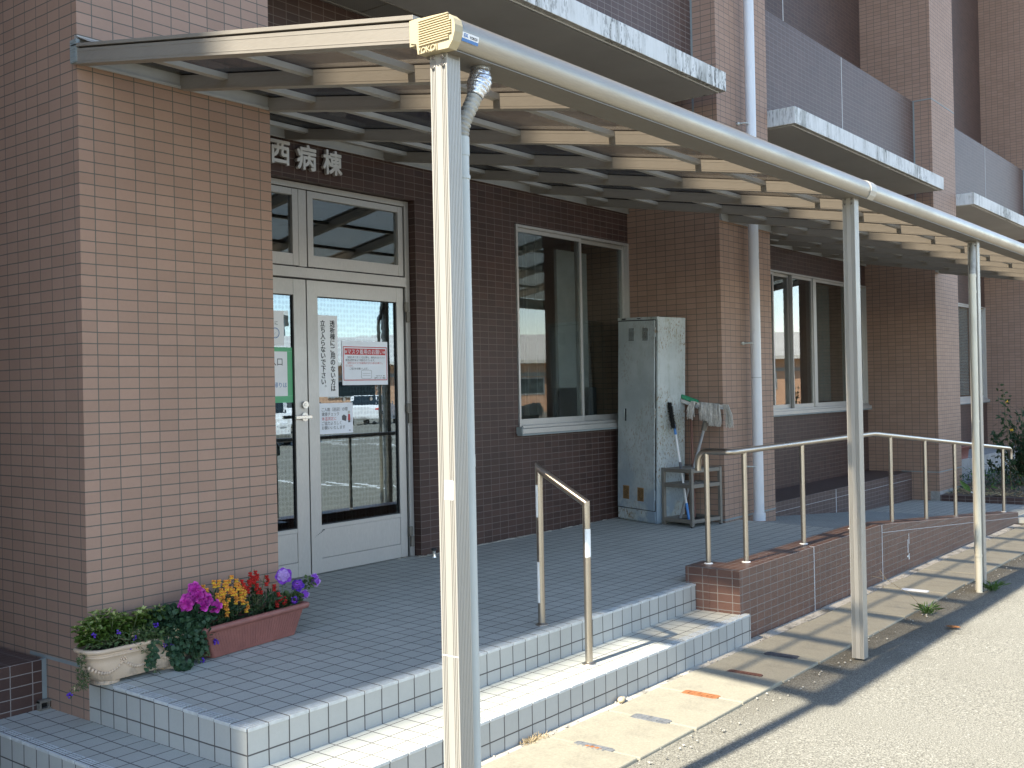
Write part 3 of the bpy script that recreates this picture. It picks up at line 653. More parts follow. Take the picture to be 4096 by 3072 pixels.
w2 = window_unit('window', 8.25, 12.28, 0.925, 2.588, [(8.26, 9.25, YW + .002, 'glass_dark'), (9.22, 9.76, YW + .036, 'glass_dark'), (9.765, 10.395, YW + .002, 'glass_dark'), (10.49, 11.55, YW + .002, 'glass'), (11.52, 12.26, YW + .036, 'glass')])
g = MB(); g.box(10.395, 10.49, YW - .012, YW + .09, .95, 2.56); g.box(9.755, 9.770, YW - .010, YW + .03, .95, 2.56); g.build('mullion', 'frame', w2, 0.0015)
g = MB(); g.box(10.9, 11.5, YW + .22, YW + .26, 1.0, 2.55); g.box(8.3, 8.6, YW + .22, YW + .25, 1.0, 2.55); g.build('curtain', 'curtain', w2)
w3 = window_unit('window', 16.02, 18.53, 0.885, 2.588, [(16.03, 17.75, YW + .002, 'glass'), (17.72, 18.50, YW + .036, 'glass_dark')])
g = MB()
for k in range(60): g.box(16.1, 17.62, YW + .07, YW + .085, 0.98 + k * .0265, 0.985 + k * .0265 + .012)
g.build('blind', 'blind', w3)

# door set, back of the reveal
YD = 1.03
g = MB()
g.box(1.205, 1.228, YD - .02, YD + .09, .05, 2.622); g.box(3.085, 3.128, YD - .02, YD + .09, .05, 2.622); g.box(1.228, 3.085, YD - .018, YD + .09, 2.585, 2.622)
g.box(1.228, 3.085, YD - .03, YD + .09, 2.000, 2.068); g.box(2.105, 2.172, YD - .010, YD + .08, 2.075, 2.580)
fr = g.build('door_frame', 'frame', BL, 0.002)
g = MB(); g.box(3.062, 3.086, YD - .004, YD + .03, .05, 1.998); g.box(2.099, 2.106, YD - .004, YD + .02, 2.075, 2.58); g.box(1.23, 3.08, YD - .006, YD + .02, 1.992, 1.999); g.box(1.23, 3.08, YD - .004, YD + .02, 2.576, 2.584); g.box(2.1715, 2.178, YD - .004, YD + .02, 2.075, 2.58); g.build('door_gasket', 'frame_dark', fr)
for (a, b, nm) in ((2.178, 3.072, 'R'), (1.238, 2.099, 'L')):      # transom lights
    g = MB(); g.frame(a, b, 2.078, 2.578, 0.048, YD - .014, YD + .03, wt=0.042, wb=0.078); t_ = g.build('transom_window', 'frame', BL, 0.0015)
    k = MB(); k.box(a + .048, b - .048, YD + .008, YD + .011, 2.156, 2.536); k.build('pane', 'glass_dark', t_)
    q = MB(); q.box(a + .05, b - .05, YD - .0152, YD - .012, 2.070, 2.0765); q.build('stain_strip', 'frame_dark', t_)
def door_leaf(a, b, stileL, stileR):
    g = MB(); z0, z1 = fz(1.0) + .006, 1.990
    g.box(a, a + stileL, YD - .015, YD + .025, z0, z1); g.box(b - stileR, b, YD - .015, YD + .025, z0, z1)
    g.box(a + stileL, b - stileR, YD - .0135, YD + .025, 1.887, z1); g.box(a + stileL, b - stileR, YD - .0135, YD + .025, 0.345, 0.372)
    g.box(a + stileL, b - stileR, YD - .011, YD + .022, 0.155, 0.344); g.box(a + stileL, b - stileR, YD - .0135, YD + .025, z0, 0.153)
    d = g.build('door_leaf', 'frame', BL, 0.0015)
    k = MB(); k.box(a + stileL, b - stileR, YD + .004, YD + .008, 0.372, 1.887); k.build('pane', 'glass_door', d)
    q = MB(); q.frame(a + stileL, b - stileR, .372, 1.887, .006, YD - .006, YD + .002); q.build('glazing_bead', 'frame_dark', d)
    return d
dR = door_leaf(2.160, 3.062, 0.090, 0.068); dL = door_leaf(1.238, 2.150, 0.068, 0.104)
g = MB(); g.tube([(2.118, YD - .015, 1.093), (2.118, YD - .024, 1.093)], 0.028, 20); g.tube([(2.118, YD - .02, 1.093), (2.118, YD - .055, 1.093)], 0.010, 12); g.box(2.010, 2.145, YD - .066, YD - .05, 1.082, 1.104)
g.build('door_handle', 'chrome', dL, 0.002)
g = MB(); g.tube([(2.120, YD - .014, 1.172), (2.120, YD - .032, 1.172)], 0.024, 20); g.tube([(2.120, YD - .032, 1.172), (2.120, YD - .036, 1.172)], 0.012, 16); g.box(2.1185, 2.1215, YD - .0375, YD - .035, 1.162, 1.182); g.build('lock', 'chrome', dL)
for z in (1.82, 1.09, 0.20):
    g = MB(); g.box(3.066, 3.100, YD - .035, YD - .014, z + .004, z + .07); g.box(3.080, 3.112, YD - .037, YD - .018, z - .075, z); g.build('hinge', 'rackm', fr, 0.003)
g = MB()
for q in range(7): g.box(2.19 + .012 * q, 2.196 + .013 * q, YD - .0158, YD - .014, .30 + .006 * q, .302 + .007 * q)
g.build('scuff_mark', 'inkgrey', dR)
g = MB(); 
for q in range(34):
    x = 2.95 + random.random() * .5; g.ball((x, YW - .02 + random.random() * .06 if x > 3.1 else YD - .02, fz(YW) + .002), (.02 + .02 * random.random(), .012, .006), 0, 6, 4)
for q in range(60):
    x = 3.2 + random.random() * 2.4; g.ball((x, YW - .012 * random.random(), fz(YW)), (.03 + .05 * random.random(), .014, .004 + .004 * random.random()), 0, 6, 4)
g.build('mortar_fillet', 'kerbc', BL)
# sign letters over the door
SG = thing('building_sign', 'raised grey metal characters spelling the west ward over the entrance door', 'sign', (2.1, YW, 2.76))
for ch, x, w in (('西', 1.878, 1), ('病', 2.094, 1), ('棟', 2.317, 1)):
    g = MB(); [text(g, ch, x + a, YW - 0.034 - .0004 * i, 2.768 + b, 0.168, 0, 0.0, 0.022) for i, (a, b) in enumerate(((0, 0), (.005, 0), (-.005, 0), (0, .005), (0, -.005), (.0035, .0035), (-.0035, -.0035), (.0035, -.0035), (-.0035, .0035)))]; g.build('letter', 'letter', SG)
# ------------------------------------------------ paper notices on the glass
def sheet(name, label, x0, x1, z0, z1, mats, draw, skew=0.0, y=None, cat='notice'):
    y = YD + 0.0015 if y is None else y
    g = MB(); n = 6
    for i in range(n):
        a = x0 + (x1 - x0) * i / n; b = x0 + (x1 - x0) * (i + 1) / n
        g.quad((a, y, z0), (b, y, z0), (b, y, z1), (a, y, z1), 0)
    g.quad((x0, y + .0008, z1), (x1, y + .0008, z1), (x1, y + .0008, z0), (x0, y + .0008, z0), 0)
    draw(g, y - .0007)
    return tag(g.build(name, mats, None, 0, origin=((x0 + x1) / 2, y, z0)), label, cat, 'paper notices on the entrance door')
def d_vertical(g, y):
    for col, x in (('透析棟にご用のない方は', 2.390), ('立ち入らないで下さい。', 2.305)):
        for i, ch in enumerate(col):
            z = 1.712 - i * 0.0435
            if ch == '。': text(g, ch, x + .017, y, z + .016, 0.046, 1, 0.0)
            else: [text(g, ch, x + a, y - .0002 * i, z + b, 0.046, 1, 0.0) for i, (a, b) in enumerate(((0, 0), (.0014, 0), (-.0014, 0), (0, .0012)))]
sheet('vertical_notice', 'tall white notice with two columns of vertical black characters', 2.2555, 2.436, 1.220, 1.766, ['paper', 'ink'], d_vertical)
def d_mask(g, y):
    for (a, b, c, d) in ((2.484, 2.902, 1.556, 1.562), (2.484, 2.902, 1.328, 1.334), (2.484, 2.490, 1.3285, 1.5615), (2.896, 2.902, 1.3285, 1.5615)): g.quad((a, y, c), (b, y, c), (b, y, d), (a, y, d), 1)
    g.quad((2.498, y, 1.505), (2.888, y, 1.505), (2.888, y, 1.549), (2.498, y, 1.549), 1)
    text(g, '※マスク着用のお願い※', 2.693, y - .0006, 1.527, 0.038, 0, 0.0)
    for i, (tx, m) in enumerate((('　令和５年３月１３日以降も、病院内でのマスク', 2), ('着用は厚労省より推奨されています。', 2), ('　当院ではマスク未着用の方の入館はお断りし', 1), ('ています。', 1), ('　　ご協力をお願いします。', 2))):
        text(g, tx.replace('　', ''), 2.504 + (0.018 if tx[0] == '　' else 0) + (.02 if tx[:2] == '　　' else 0), y, 1.488 - i * 0.0195, 0.0168, m, 0.0, align='LEFT', sx=1.02)
    for k in range(24):   # outline of a mask
        a0, a1 = 2 * PI * k / 24, 2 * PI * (k + 1) / 24
        P = lambda a, r: (2.70 + r * 0.05 * max(-1, min(1, 1.35 * math.cos(a))), y, 1.370 + r * .030 * max(-1, min(1, 1.25 * math.sin(a))))
        g.quad(P(a0, 1), P(a1, 1), P(a1, .95), P(a0, .95), 3)
    for z in (1.362, 1.376): g.quad((2.662, y, z), (2.738, y, z), (2.738, y, z + .0014), (2.662, y, z + .0014), 3)
    text(g, '令和５年３月　院長', 2.835, y, 1.360, 0.010, 3, 0.01); text(g, '医療センター院長', 2.83, y, 1.344, 0.0135, 2, 0.01)
sheet('mask_notice', 'white notice with a red frame and a red heading band asking for masks', 2.474, 2.909, 1.297, 1.600, ['paper2', 'inkred', 'ink', 'inkgrey'], d_mask)
def d_visit(g, y):
    for i, (tx, m) in enumerate((('ご入館（送迎）の際', 1), ('健康チェック', 1), ('体温測定に', 2), ('ご協力よろしく', 1), ('お願いいたします', 1))):
        text(g, tx, 2.282, y, 1.135 - i * 0.0305, 0.0270, m, 0.0, align='LEFT', sx=0.98)
    g.add([(2.462, y, 1.062), (2.50, y, 1.052), (2.505, y, 1.085), (2.48, y, 1.098), (2.462, y, 1.088)], [(0, 1, 2, 3, 4)], 3)       # small house
    for k in range(10):                                            # small figure with a cane: head and coat
        a0, a1 = 2 * PI * k / 10, 2 * PI * (k + 1) / 10; g.add([(2.527, y, 1.112), (2.527 + .011 * math.cos(a0), y, 1.112 + .011 * math.sin(a0)), (2.527 + .011 * math.cos(a1), y, 1.112 + .011 * math.sin(a1))], [(0, 1, 2)], 4)
    g.add([(2.516, y, 1.058), (2.540, y, 1.058), (2.536, y, 1.100), (2.519, y, 1.100)], [(0, 1, 2, 3)], 2)
    g.add([(2.518, y, 1.043), (2.538, y, 1.043), (2.538, y, 1.0575), (2.518, y, 1.0575)], [(0, 1, 2, 3)], 3)
    g.quad((2.545, y, 1.045), (2.547, y, 1.045), (2.547, y, 1.075), (2.545, y, 1.075), 3)
    g.quad((2.525, y, .990), (2.540, y, .990), (2.540, y, .993), (2.525, y, .993), 3); g.quad((2.525, y, .984), (2.540, y, .984), (2.540, y, .987), (2.525, y, .987), 3)
sheet('visitor_notice', 'pale blue-white notice with five lines of text and a small cartoon of an old person', 2.259, 2.563, 0.972, 1.178, ['paper2', 'ink', 'inkred', 'inkgrey', 'mop'], d_visit)
def d_clock(g, y):
    text(g, 'に', 1.915, y, 1.70, 0.03, 1, 0.005)
    cx, cz = 1.905, 1.636
    for k in range(32):
        a0, a1 = 2 * PI * k / 32, 2 * PI * (k + 1) / 32
        g.quad((cx + .034 * math.cos(a0), y, cz + .034 * math.sin(a0)), (cx + .034 * math.cos(a1), y, cz + .034 * math.sin(a1)), (cx + .029 * math.cos(a1), y, cz + .029 * math.sin(a1)), (cx + .029 * math.cos(a0), y, cz + .029 * math.sin(a0)), 2)
    for k in range(12):
        a = 2 * PI * k / 12; px, pz_ = cx + .024 * math.cos(a), cz + .024 * math.sin(a); g.quad((px - .0014, y, pz_ - .0014), (px + .0014, y, pz_ - .0014), (px + .0014, y, pz_ + .0014), (px - .0014, y, pz_ + .0014), 1)
    g.add([(cx - .001, y, cz), (cx + .001, y, cz), (cx - .012, y, cz - .016)], [(0, 1, 2)], 2); g.add([(cx, y, cz), (cx + .002, y, cz), (cx + .012, y, cz + .012)], [(0, 1, 2)], 2)
sheet('clock_notice', 'white notice with a small blue clock drawing, half hidden by the pillar', 1.76, 1.975, 1.556, 1.778, ['paper', 'inkgrey', 'inkblue'], d_clock)
def d_entry(g, y):
    for (a, b, c, d) in ((1.66, 2.043, 1.518, 1.545), (1.66, 2.043, 1.190, 1.232), (1.998, 2.043, 1.2325, 1.5175)): g.quad((a, y, c), (b, y, c), (b, y, d), (a, y, d), 1)
    text(g, '入口', 1.908, y, 1.452, 0.055, 2, 0.004); text(g, 'お帰りは', 1.922, y, 1.303, 0.036, 3, 0.004)
sheet('entrance_notice', 'white notice edged with wide green tape, half hidden by the pillar', 1.665, 2.041, 1.192, 1.543, ['paper', 'green_tape', 'ink', 'inkblue'], d_entry)
for x in (2.485, 2.738):
    g = MB(); g.tube([(x, YD + .0035, 1.199), (x, YD - .001, 1.199)], .0125, 16); tag(g.build('round_sticker', 'mop', None, 0, origin=(x, YD, 1.199)), 'small round cream sticker on the door glass ' + ('just above the pale blue-white notice' if x < 2.6 else 'to the right of the pale blue-white notice'), 'sticker', 'round stickers on the door glass')
# door stop
g = MB(); z = fz(.86); g.lathe([(.016, 0), (.014, .01), (.012, .045), (.013, .05)], (3.165, .855, z), 16, 0); g.lathe([(.019, .050), (.022, .054), (.021, .064), (.012, .067)], (3.165, .855, z), 16, 1)
tag(g.build('door_stop', ['chrome', 'black'], None, 0, origin=(3.165, .855, z)), 'small floor door stop with a black rubber top beside the entrance', 'door stop')

# ---------------------------------------------------------------- low tiled walls
RF = -1.395
g = MB(); g.uvo = (3.46 + 0.035, RF + .05, 0.108 - 0.05004 * 20)
top = lambda x: 0.108 if x <= 5.98 else 0.100 - (x - 5.98) * 0.0798
prof = [(3.46, -.45), (10.42, -.45), (10.42, -.252), (5.98, 0.104), (3.46, 0.108)]
for (a, b) in ((3.46, 5.98), (5.98, 10.42)):
    g.hexa([(a, RF, -.45), (b, RF, -.45), (b, RF + .21, -.45), (a, RF + .21, -.45), (a, RF, top(a)), (b, RF, top(b)), (b, RF + .21, top(b)), (a, RF + .21, top(a))])
g.hexa([(3.46, RF + .21, -.45), (3.70, RF + .21, -.45), (3.70, -1.02, -.45), (3.46, -1.02, -.45), (3.46, RF + .21, .108), (3.70, RF + .21, .108), (3.70, -1.02, .108), (3.46, -1.02, .108)])
rw = g.build('ramp_wall', 'ramp', None, 0.003, origin=(3.46, RF, -.35)); tag(rw, 'low red-brown tiled wall along the ramp, sloping down away from the steps', 'wall')
j = MB(); j.box(4.602, 4.614, RF - .0015, RF + .03, -.36, .109); j.build('sealant_joint', 'seal_light', rw); j = MB(); j.box(5.974, 5.988, RF - .0015, RF + .03, -.37, .102)
j.build('sealant_joint', 'seal_light', rw); j = MB()
for (x0, x1) in ((5.99, 10.41),):  # soldier course that follows the slope
    j.hexa([(x0, RF - .0012, top(x0) - .060), (x1, RF - .0012, top(x1) - .060), (x1, RF + .01, top(x1) - .060), (x0, RF + .01, top(x0) - .060), (x0, RF - .0012, top(x0) - .055), (x1, RF - .0012, top(x1) - .055), (x1, RF + .01, top(x1) - .055), (x0, RF + .01, top(x0) - .055)])
j.build('sealant_joint', 'seal_light', rw)
g = MB(); 
for q, (x, z, w, h) in enumerate(((6.62, -.26, .018, .05), (6.60, -.20, .01, .11), (6.63, -.13, .006, .09), (6.58, -.235, .05, .012))): g.box(x, x + w, RF - .0018, RF + .01, z, z + h)
g.build('lime_run', 'tapewhite', rw)

def raised_bed(name, label, x0, x1, y0, zt, zb0, zb1, m, uv):
    g = MB(); g.uvo = uv
    g.hexa([(x0, y0, zb0), (x1, y0, zb1), (x1, YW - .002, zb1), (x0, YW - .002, zb0), (x0, y0, zt), (x1, y0, zt), (x1, YW - .002, zt), (x0, YW - .002, zt)])
    return tag(g.build(name, m, None, 0.003, origin=(x0, y0, zb0)), label, 'wall')
pb = raised_bed('tiled_ledge', 'low brown tiled ledge under the windows beside the ramp', 7.075, 12.28, 0.365, 0.010, -.25, -.42, 'dark_up', (7.1, .365, .01 - .1 - .05004 * 12))
j = MB(); j.box(9.535, 9.55, .3635, .40, -.34, .0085); j.build('sealant_joint', 'seal_light', pb); j = MB(); j.box(7.08, 12.27, .3637, .38, -.094, -.090); j.build('sealant_joint', 'seal_light', pb)
ld = raised_bed('tiled_ledge', 'dark brown tiled ledge beside the left face of the nearest pillar', -2.19, -.024, 0.35, 0.064, -.2, -.2, 'dark_clean', (-.024 - .045 - .10137 * 50, .35, .064 - .05004 * 20))
g = MB(); g.box(-.024, -.0015, .352, .372, -.158, .064); g.build('sealant_joint', 'seal', ld)
g = MB(); g.frame(-.055, .03, -.16, -.118, .008, .315, .345); g.box(-.055, .03, .32, .345, -.126, -.116); g.box(-.047, .022, .335, .345, -.152, -.126, 1); g.box(-.014, -.008, .316, .33, -.152, -.126)
g.build('weep_box', ['rackm', 'darkhole'], ld)
# concrete ledge in the bay beyond and kerb of the flower bed
g = MB(); g.box(13.335, 18.53, 0.33, YW - .002, -.45, 0.02); tag(g.build('concrete_ledge', 'conc', None, .004, origin=(13.4, .33, -.4)), 'plain grey concrete ledge behind the flower bed', 'wall')
g = MB(); g.uvo = (12.3, -.02, -.285 - .05 * 10 - 0.0); g.box(12.28, 12.38, -6.0, -.004, -.48, -.292); g.box(12.38, 22, -6.0, -5.9, -.48, -.292)
tag(g.build('bed_kerb', 'dark_clean', None, .003, origin=(12.28, -1, -.4)), 'low dark tiled kerb around the flower bed', 'kerb')
g = MB(); n = 30
xs = [12.38 + i * .35 for i in range(28)]; ys = [-5.9 + i * .26 for i in range(24)]
vs_ = [(x, y, -.325 + 0.05 * random.random() + 0.05 * max(0, min(1, (x - 12.4) / 2))) for y in ys for x in xs]; nx = len(xs)
g.add(vs_, [(j * nx + i, j * nx + i + 1, (j + 1) * nx + i + 1, (j + 1) * nx + i) for j in range(len(ys) - 1) for i in range(nx - 1)])
struct('flower_bed_soil', g, 'soilbed')
g = MB(); g.box(12.279, 13.337, -.0035, .12, -.42, -.245); g.build('rendered_foot', 'conc', BL)

# ---------------------------------------------------------------- entrance canopy
CN = thing('canopy', 'long lean-to canopy with beige aluminium posts, round gutter and smoked roof panels', 'canopy', (0, -2.1, -.33))
GS = [(-2.03, 2.345), (-2.055, 2.338), (-2.060, 2.306), (-2.182, 2.300), (-2.199, 2.320), (-2.208, 2.345), (-2.209, 2.365), (-2.203, 2.384), (-2.188, 2.398), (-2.165, 2.406), (-2.12, 2.409), (-2.05, 2.412), (-2.03, 2.410)]
XE = 12.46
g = MB()
n = len(GS)
g.add([(0.0, y, z) for y, z in GS] + [(XE, y, z) for y, z in GS], [(i, (i + 1) % n, n + (i + 1) % n, n + i) for i in range(n)], 0, False)
for f in range(3, 12): g.sm[f] = True
g.add([(XE, y, z) for y, z in GS], [tuple(range(n))])
gut = g.build('gutter', 'alu_x', CN)
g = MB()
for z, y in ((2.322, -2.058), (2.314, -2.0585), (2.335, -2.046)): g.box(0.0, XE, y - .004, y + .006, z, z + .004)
g.box(0, XE, -2.185, -2.062, 2.2965, 2.300); g.build('gutter_rail', 'gut_shade', CN)
def offs(k): # scaled profile about its middle
    cy, cz = -2.12, 2.356; return [(cy + (y - cy) * k, cz + (z - cz) * k) for y, z in GS]
g = MB(); g.prism(offs(1.06), 'x', 3.575, 3.665); g.build('joint_collar', 'alu', CN, 0.002)
g = MB(); g.prism(offs(1.05), 'x', -.034, 0.004)
ec = g
for k in range(11):
    z = 2.326 + k * .0076; ya = -2.200 if 2.335 < z < 2.385 else -2.190
    g.box(-.0395, -.033, ya, -2.064, z, z + .0036)
g.box(-.030, .006, -2.066, -2.020, 2.335, 2.418)
text(g, 'YOKOI', -2.100, -.0395, 2.3100, 0.027, 0, 0.010, 0.006, axis='x')
g.build('gutter_end_cap', 'cap', CN, 0.0012)
g = MB()   # maker's sticker on the gutter
ys_ = [(-2.2045, 2.325), (-2.2105, 2.352)]
def SP(u, v): return (0.006 + u * 0.078, ys_[0][0] + (ys_[1][0] - ys_[0][0]) * v - .0008, ys_[0][1] + (ys_[1][1] - ys_[0][1]) * v)
g.quad(SP(0, 0), SP(1, 0), SP(1, .36), SP(0, .36), 1); g.quad(SP(0, .36), SP(1, .36), SP(1, 1), SP(0, 1), 0)
text(g, 'EX', .023, -2.2108, 2.3435, .0155, 1, .03); text(g, 'YOKOI', .058, -2.2104, 2.3420, .0118, 2, .02)
g.build('sticker', ['paper', 'inkblue', 'ink'], CN)
BX = [0.0, 0.53, 1.05, 1.95, 2.83, 3.67, 4.52, 5.35, 6.19, 7.09, 7.99, 8.89, 9.79, 10.70, 11.60, 12.42]
def wall_y(x):
    for a, b in PIL:
        if a - .02 <= x <= b + .03: return -0.006
    return YW - 0.008
PY = (-1.52, -0.94, -0.37, 0.22, 0.72)
g0 = MB()
for i, x in enumerate(BX):
    g = MB(); y0, y1 = -2.035, wall_y(x); w = 0.025
    for (a, b, zo0, zo1) in ((-w, w, 0.0, 0.066),):
        g.hexa([(x + a, y0, roofz(y0) + zo0), (x + b, y0, roofz(y0) + zo0), (x + b, y1, roofz(y1) + zo0), (x + a, y1, roofz(y1) + zo0),
                (x + a, y0, roofz(y0) + zo1), (x + b, y0, roofz(y0) + zo1), (x + b, y1, roofz(y1) + zo1), (x + a, y1, roofz(y1) + zo1)])
    for zo in (0.010, 0.052):  # shallow grooves on the web
        g.hexa([(x - w - .0012, y0, roofz(y0) + zo), (x - w, y0, roofz(y0) + zo), (x - w, y1, roofz(y1) + zo), (x - w - .0012, y1, roofz(y1) + zo),
                (x - w - .0012, y0, roofz(y0) + zo + .004), (x - w, y0, roofz(y0) + zo + .004), (x - w, y1, roofz(y1) + zo + .004), (x - w - .0012, y1, roofz(y1) + zo + .004)])
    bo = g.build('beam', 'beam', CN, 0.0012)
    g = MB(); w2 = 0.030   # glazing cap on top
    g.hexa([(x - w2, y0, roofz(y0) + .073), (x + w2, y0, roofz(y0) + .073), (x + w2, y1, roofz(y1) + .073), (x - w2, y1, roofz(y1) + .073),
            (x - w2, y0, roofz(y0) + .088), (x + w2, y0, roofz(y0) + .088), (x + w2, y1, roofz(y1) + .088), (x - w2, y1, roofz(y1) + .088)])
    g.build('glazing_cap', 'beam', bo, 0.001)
    if i + 1 < len(BX):
        xb = BX[i + 1]
        for py in PY:
            if py > min(wall_y(x + .05), wall_y(xb - .05)): continue
            g = MB(); z = roofz(py) + .036; g.box(x + .0255, xb - .0255, py - .018, py + .018, z, z + .026)
            g.build('purlin', 'flash', CN, 0.0012)
g = MB()
for i in range(len(BX) - 1):
    a, b = BX[i] + .01, BX[i + 1] - .01
    ya = min(wall_y((a + b) / 2), YW - .01); y0 = -2.04; s = .0685
    if 6.03 - .02 < (a + b) / 2 < 7.10: ya = -.006
    zt = .0715
    g.hexa([(a, y0, roofz(y0) + s), (b, y0, roofz(y0) + s), (b, ya, roofz(ya) + s), (a, ya, roofz(ya) + s), (a, y0, roofz(y0) + zt), (b, y0, roofz(y0) + zt), (b, ya, roofz(ya) + zt), (a, ya, roofz(ya) + zt)])
g.build('roof_panel', 'poly', CN)
g = MB()
for (a, b, y, zo) in ((-.012, 1.05, 0.0, 0), (1.06, 6.025, YW, 0), (6.032, 7.074, 0.0, 0), (7.08, 12.275, YW, 0), (12.283, 12.45, 0, 0)):
    z = roofz(y); g.box(a, b, y - .022, y - .001, z + .004, z + .125); g.box(a, b, y - .030, y - .021, z - .002, z + .012)
    g.hexa([(a, y - .10, z + .083), (b, y - .10, z + .083), (b, y - .001, z + .125), (a, y - .001, z + .125), (a, y - .10, z + .086), (b, y - .10, z + .086), (b, y - .001, z + .129), (a, y - .001, z + .129)])
g.build('wall_flashing', 'flash', CN, 0.001)
g = MB(); g.box(-.030, -.012, -.045, .004, 2.700, 2.800); 
for k in range(9): g.box(-.0315, -.029, -.044, .003, 2.704 + k * .0105, 2.708 + k * .0105)
g.build('flashing_end', 'seal', CN)
def post(x0, x1, zb):
    g = MB(); y0, y1 = -2.150, -2.080; poly = [(x0, y1)]
    for y in (-2.088, -2.0945, -2.101, -2.1295, -2.136, -2.1425):      # flutes of the extrusion, side face then front face
        poly += [(x0, y + .0013), (x0 + .004, y + .0008), (x0 + .004, y - .0008), (x0, y - .0013)]
    poly += [(x0, y0)]
    for k in range(8):
        x = x0 + .006 + k * (x1 - x0 - .012) / 7; poly += [(x - .0010, y0), (x - .0006, y0 + .003), (x + .0006, y0 + .003), (x + .0010, y0)]
    poly += [(x1, y0), (x1, y1)]
    g.prism(poly, 'z', zb, 2.302)
    p = g.build('post', 'alu', CN)
    b = MB(); b.box(x0 + .006, x1 - .006, y0 - .0006, y1 + .002, 2.285, 2.3005); b.build('post_socket', 'rackm', p)
    b = MB()
    for (y, z) in ((-2.136, 2.262), (-2.094, 2.262), (-2.136, 2.288), (-2.100, 2.290)): b.tube([(x0 + .002, y, z), (x0 - .008, y, z)], .0055, 8)
    b.build('bolt', 'chrome', p); return p
POSTS = [(-.002, 0.0605, gz(0)), (3.472, 3.536, gz(3.5) + .012), (6.020, 6.084, gz(6)), ]
P1 = post(*POSTS[0]); P2 = post(*POSTS[1]); P3 = post(*POSTS[2]); post(9.2, 9.264, gz(9)); 
g = MB(); g.box(-.0030, -.0010, -2.142, -2.105, .905, .965); g.build('tape_patch', 'paper', P1)
g = MB(); g.box(-.0024, -.0010, -2.149, -2.082, .416, .4185); g.build('tape_patch', 'tapewhite', P1)
# rain pipes of the canopy
pp = MB(); pp.tube([(.110, -2.105, gz(0)), (.110, -2.105, 2.055)], .0255, 16); pp.tube([(.110, -2.105, 2.0), (.110, -2.105, 2.06)], .0275, 16); pp.tube([(.110, -2.105, 1.925), (.110, -2.105, 1.937)], .0285, 16); pp.tube([(.110, -2.105, 1.0), (.110, -2.105, 1.04)], .0265, 16)
P1p = pp.build('rain_pipe', 'pipe_grey', CN)
pth = [Vector((.110, -2.105, 2.03)), Vector((.112, -2.106, 2.08)), Vector((.124, -2.112, 2.125)), Vector((.147, -2.121, 2.17)), Vector((.168, -2.126, 2.215)), Vector((.184, -2.128, 2.25)), Vector((.188, -2.128, 2.30))]
fine = []
for i in range(len(pth) - 1):
    for k in range(9): fine.append(pth[i].lerp(pth[i + 1], k / 9))
g = MB(); g.tube(fine, [0.0185 + .0075 * (1 if k % 3 else 0) for k in range(len(fine))], 14); g.build('flexible_hose', 'hose', P1p)
g = MB(); wr = fine[33:]; g.tube(wr, [.0265 + .013 * math.sin(3.1 * k / len(wr)) + .0022 * math.sin(k * 2.3) for k in range(len(wr))], 12); g.build('tape_wrap', 'foil', P1p)
g = MB(); g.lathe([(.034, 0), (.034, .006), (.027, .010)], (.188, -2.128, 2.292), 16); g.build('gutter_outlet', 'galv', P1p)
pp = MB(); x, y = 5.957, -2.128; pp.tube([(x, y, gz(6) - .02), (x, y, 2.045)], .0235, 14)
for z in (2.02, .925, -.085, 1.9): pp.tube([(x, y, z), (x, y, z + .018)], .0265, 14)
P3p = pp.build('rain_pipe', 'pipe_cream', CN)
fine = [Vector((x, y, 2.03)).lerp(Vector((x + .085, -2.115, 2.305)), k / 40) for k in range(41)]
g = MB(); g.tube(fine, [.0205 + .003 * (k % 2) for k in range(41)], 12); g.build('flexible_hose', 'hose', P3p)

# ---------------------------------------------------------------- handrails
SR = thing('step_handrail', 'short stainless handrail with two posts standing on the entrance steps', 'handrail', (2.0, -1.27, -.16))
RX = 2.0
def arc(p0, p1, p2, n=6):
    return [p0.lerp(p1, t).lerp(p1.lerp(p2, t), t) for t in [k / n for k in range(n + 1)]]
g = MB(); g.tube([(RX, -.974, 0.002), (RX, -.974, .812)], .0195, 16); g.build('post', 'steel', SR)
g = MB(); g.tube([(RX, -1.270, -.16), (RX, -1.270, .660)], .0195, 16); g.build('post', 'steel', SR)
def miter(mb, p0, p1, n0, n1, r, seg=20):
    """straight tube between two mitre planes"""
    p0, p1 = Vector(p0), Vector(p1); t = (p1 - p0).normalized(); u = t.orthogonal().normalized(); w = t.cross(u); rings = []
    for P, Nn in ((p0, n0), (p1, n1)):
        ring = []
        for j in range(seg):
            a = 2 * PI * j / seg; q = P + u * math.cos(a) * r + w * math.sin(a) * r; q = q - t * ((q - P).dot(Nn) / t.dot(Nn)); ring.append(q)
        rings.append(ring)
    mb.add(rings[0] + rings[1], [(j, (j + 1) % seg, seg + (j + 1) % seg, seg + j) for j in range(seg)], 0, True)
    mb.add(rings[0], [tuple(range(seg))[::-1]]); mb.add(rings[1], [tuple(range(seg))])
tdir = Vector((0, -1.27 + .974, .658 - .822)).normalized(); up = Vector((0, 0, 1))
g = MB(); miter(g, (RX, -.974, .822), (RX, -1.270, .658), (up + tdir).normalized(), (tdir - up).normalized(), .0205)
g.build('top_rail', 'steel', SR)
g = MB(); miter(g, (RX, -.974, .70), (RX, -.974, .822), up, (up + tdir).normalized(), .0200); g.build('mitred_end', 'steel', SR); g = MB(); miter(g, (RX, -1.270, .55), (RX, -1.270, .658), up, (tdir - up).normalized(), .0200); g.build('mitred_end', 'steel', SR)
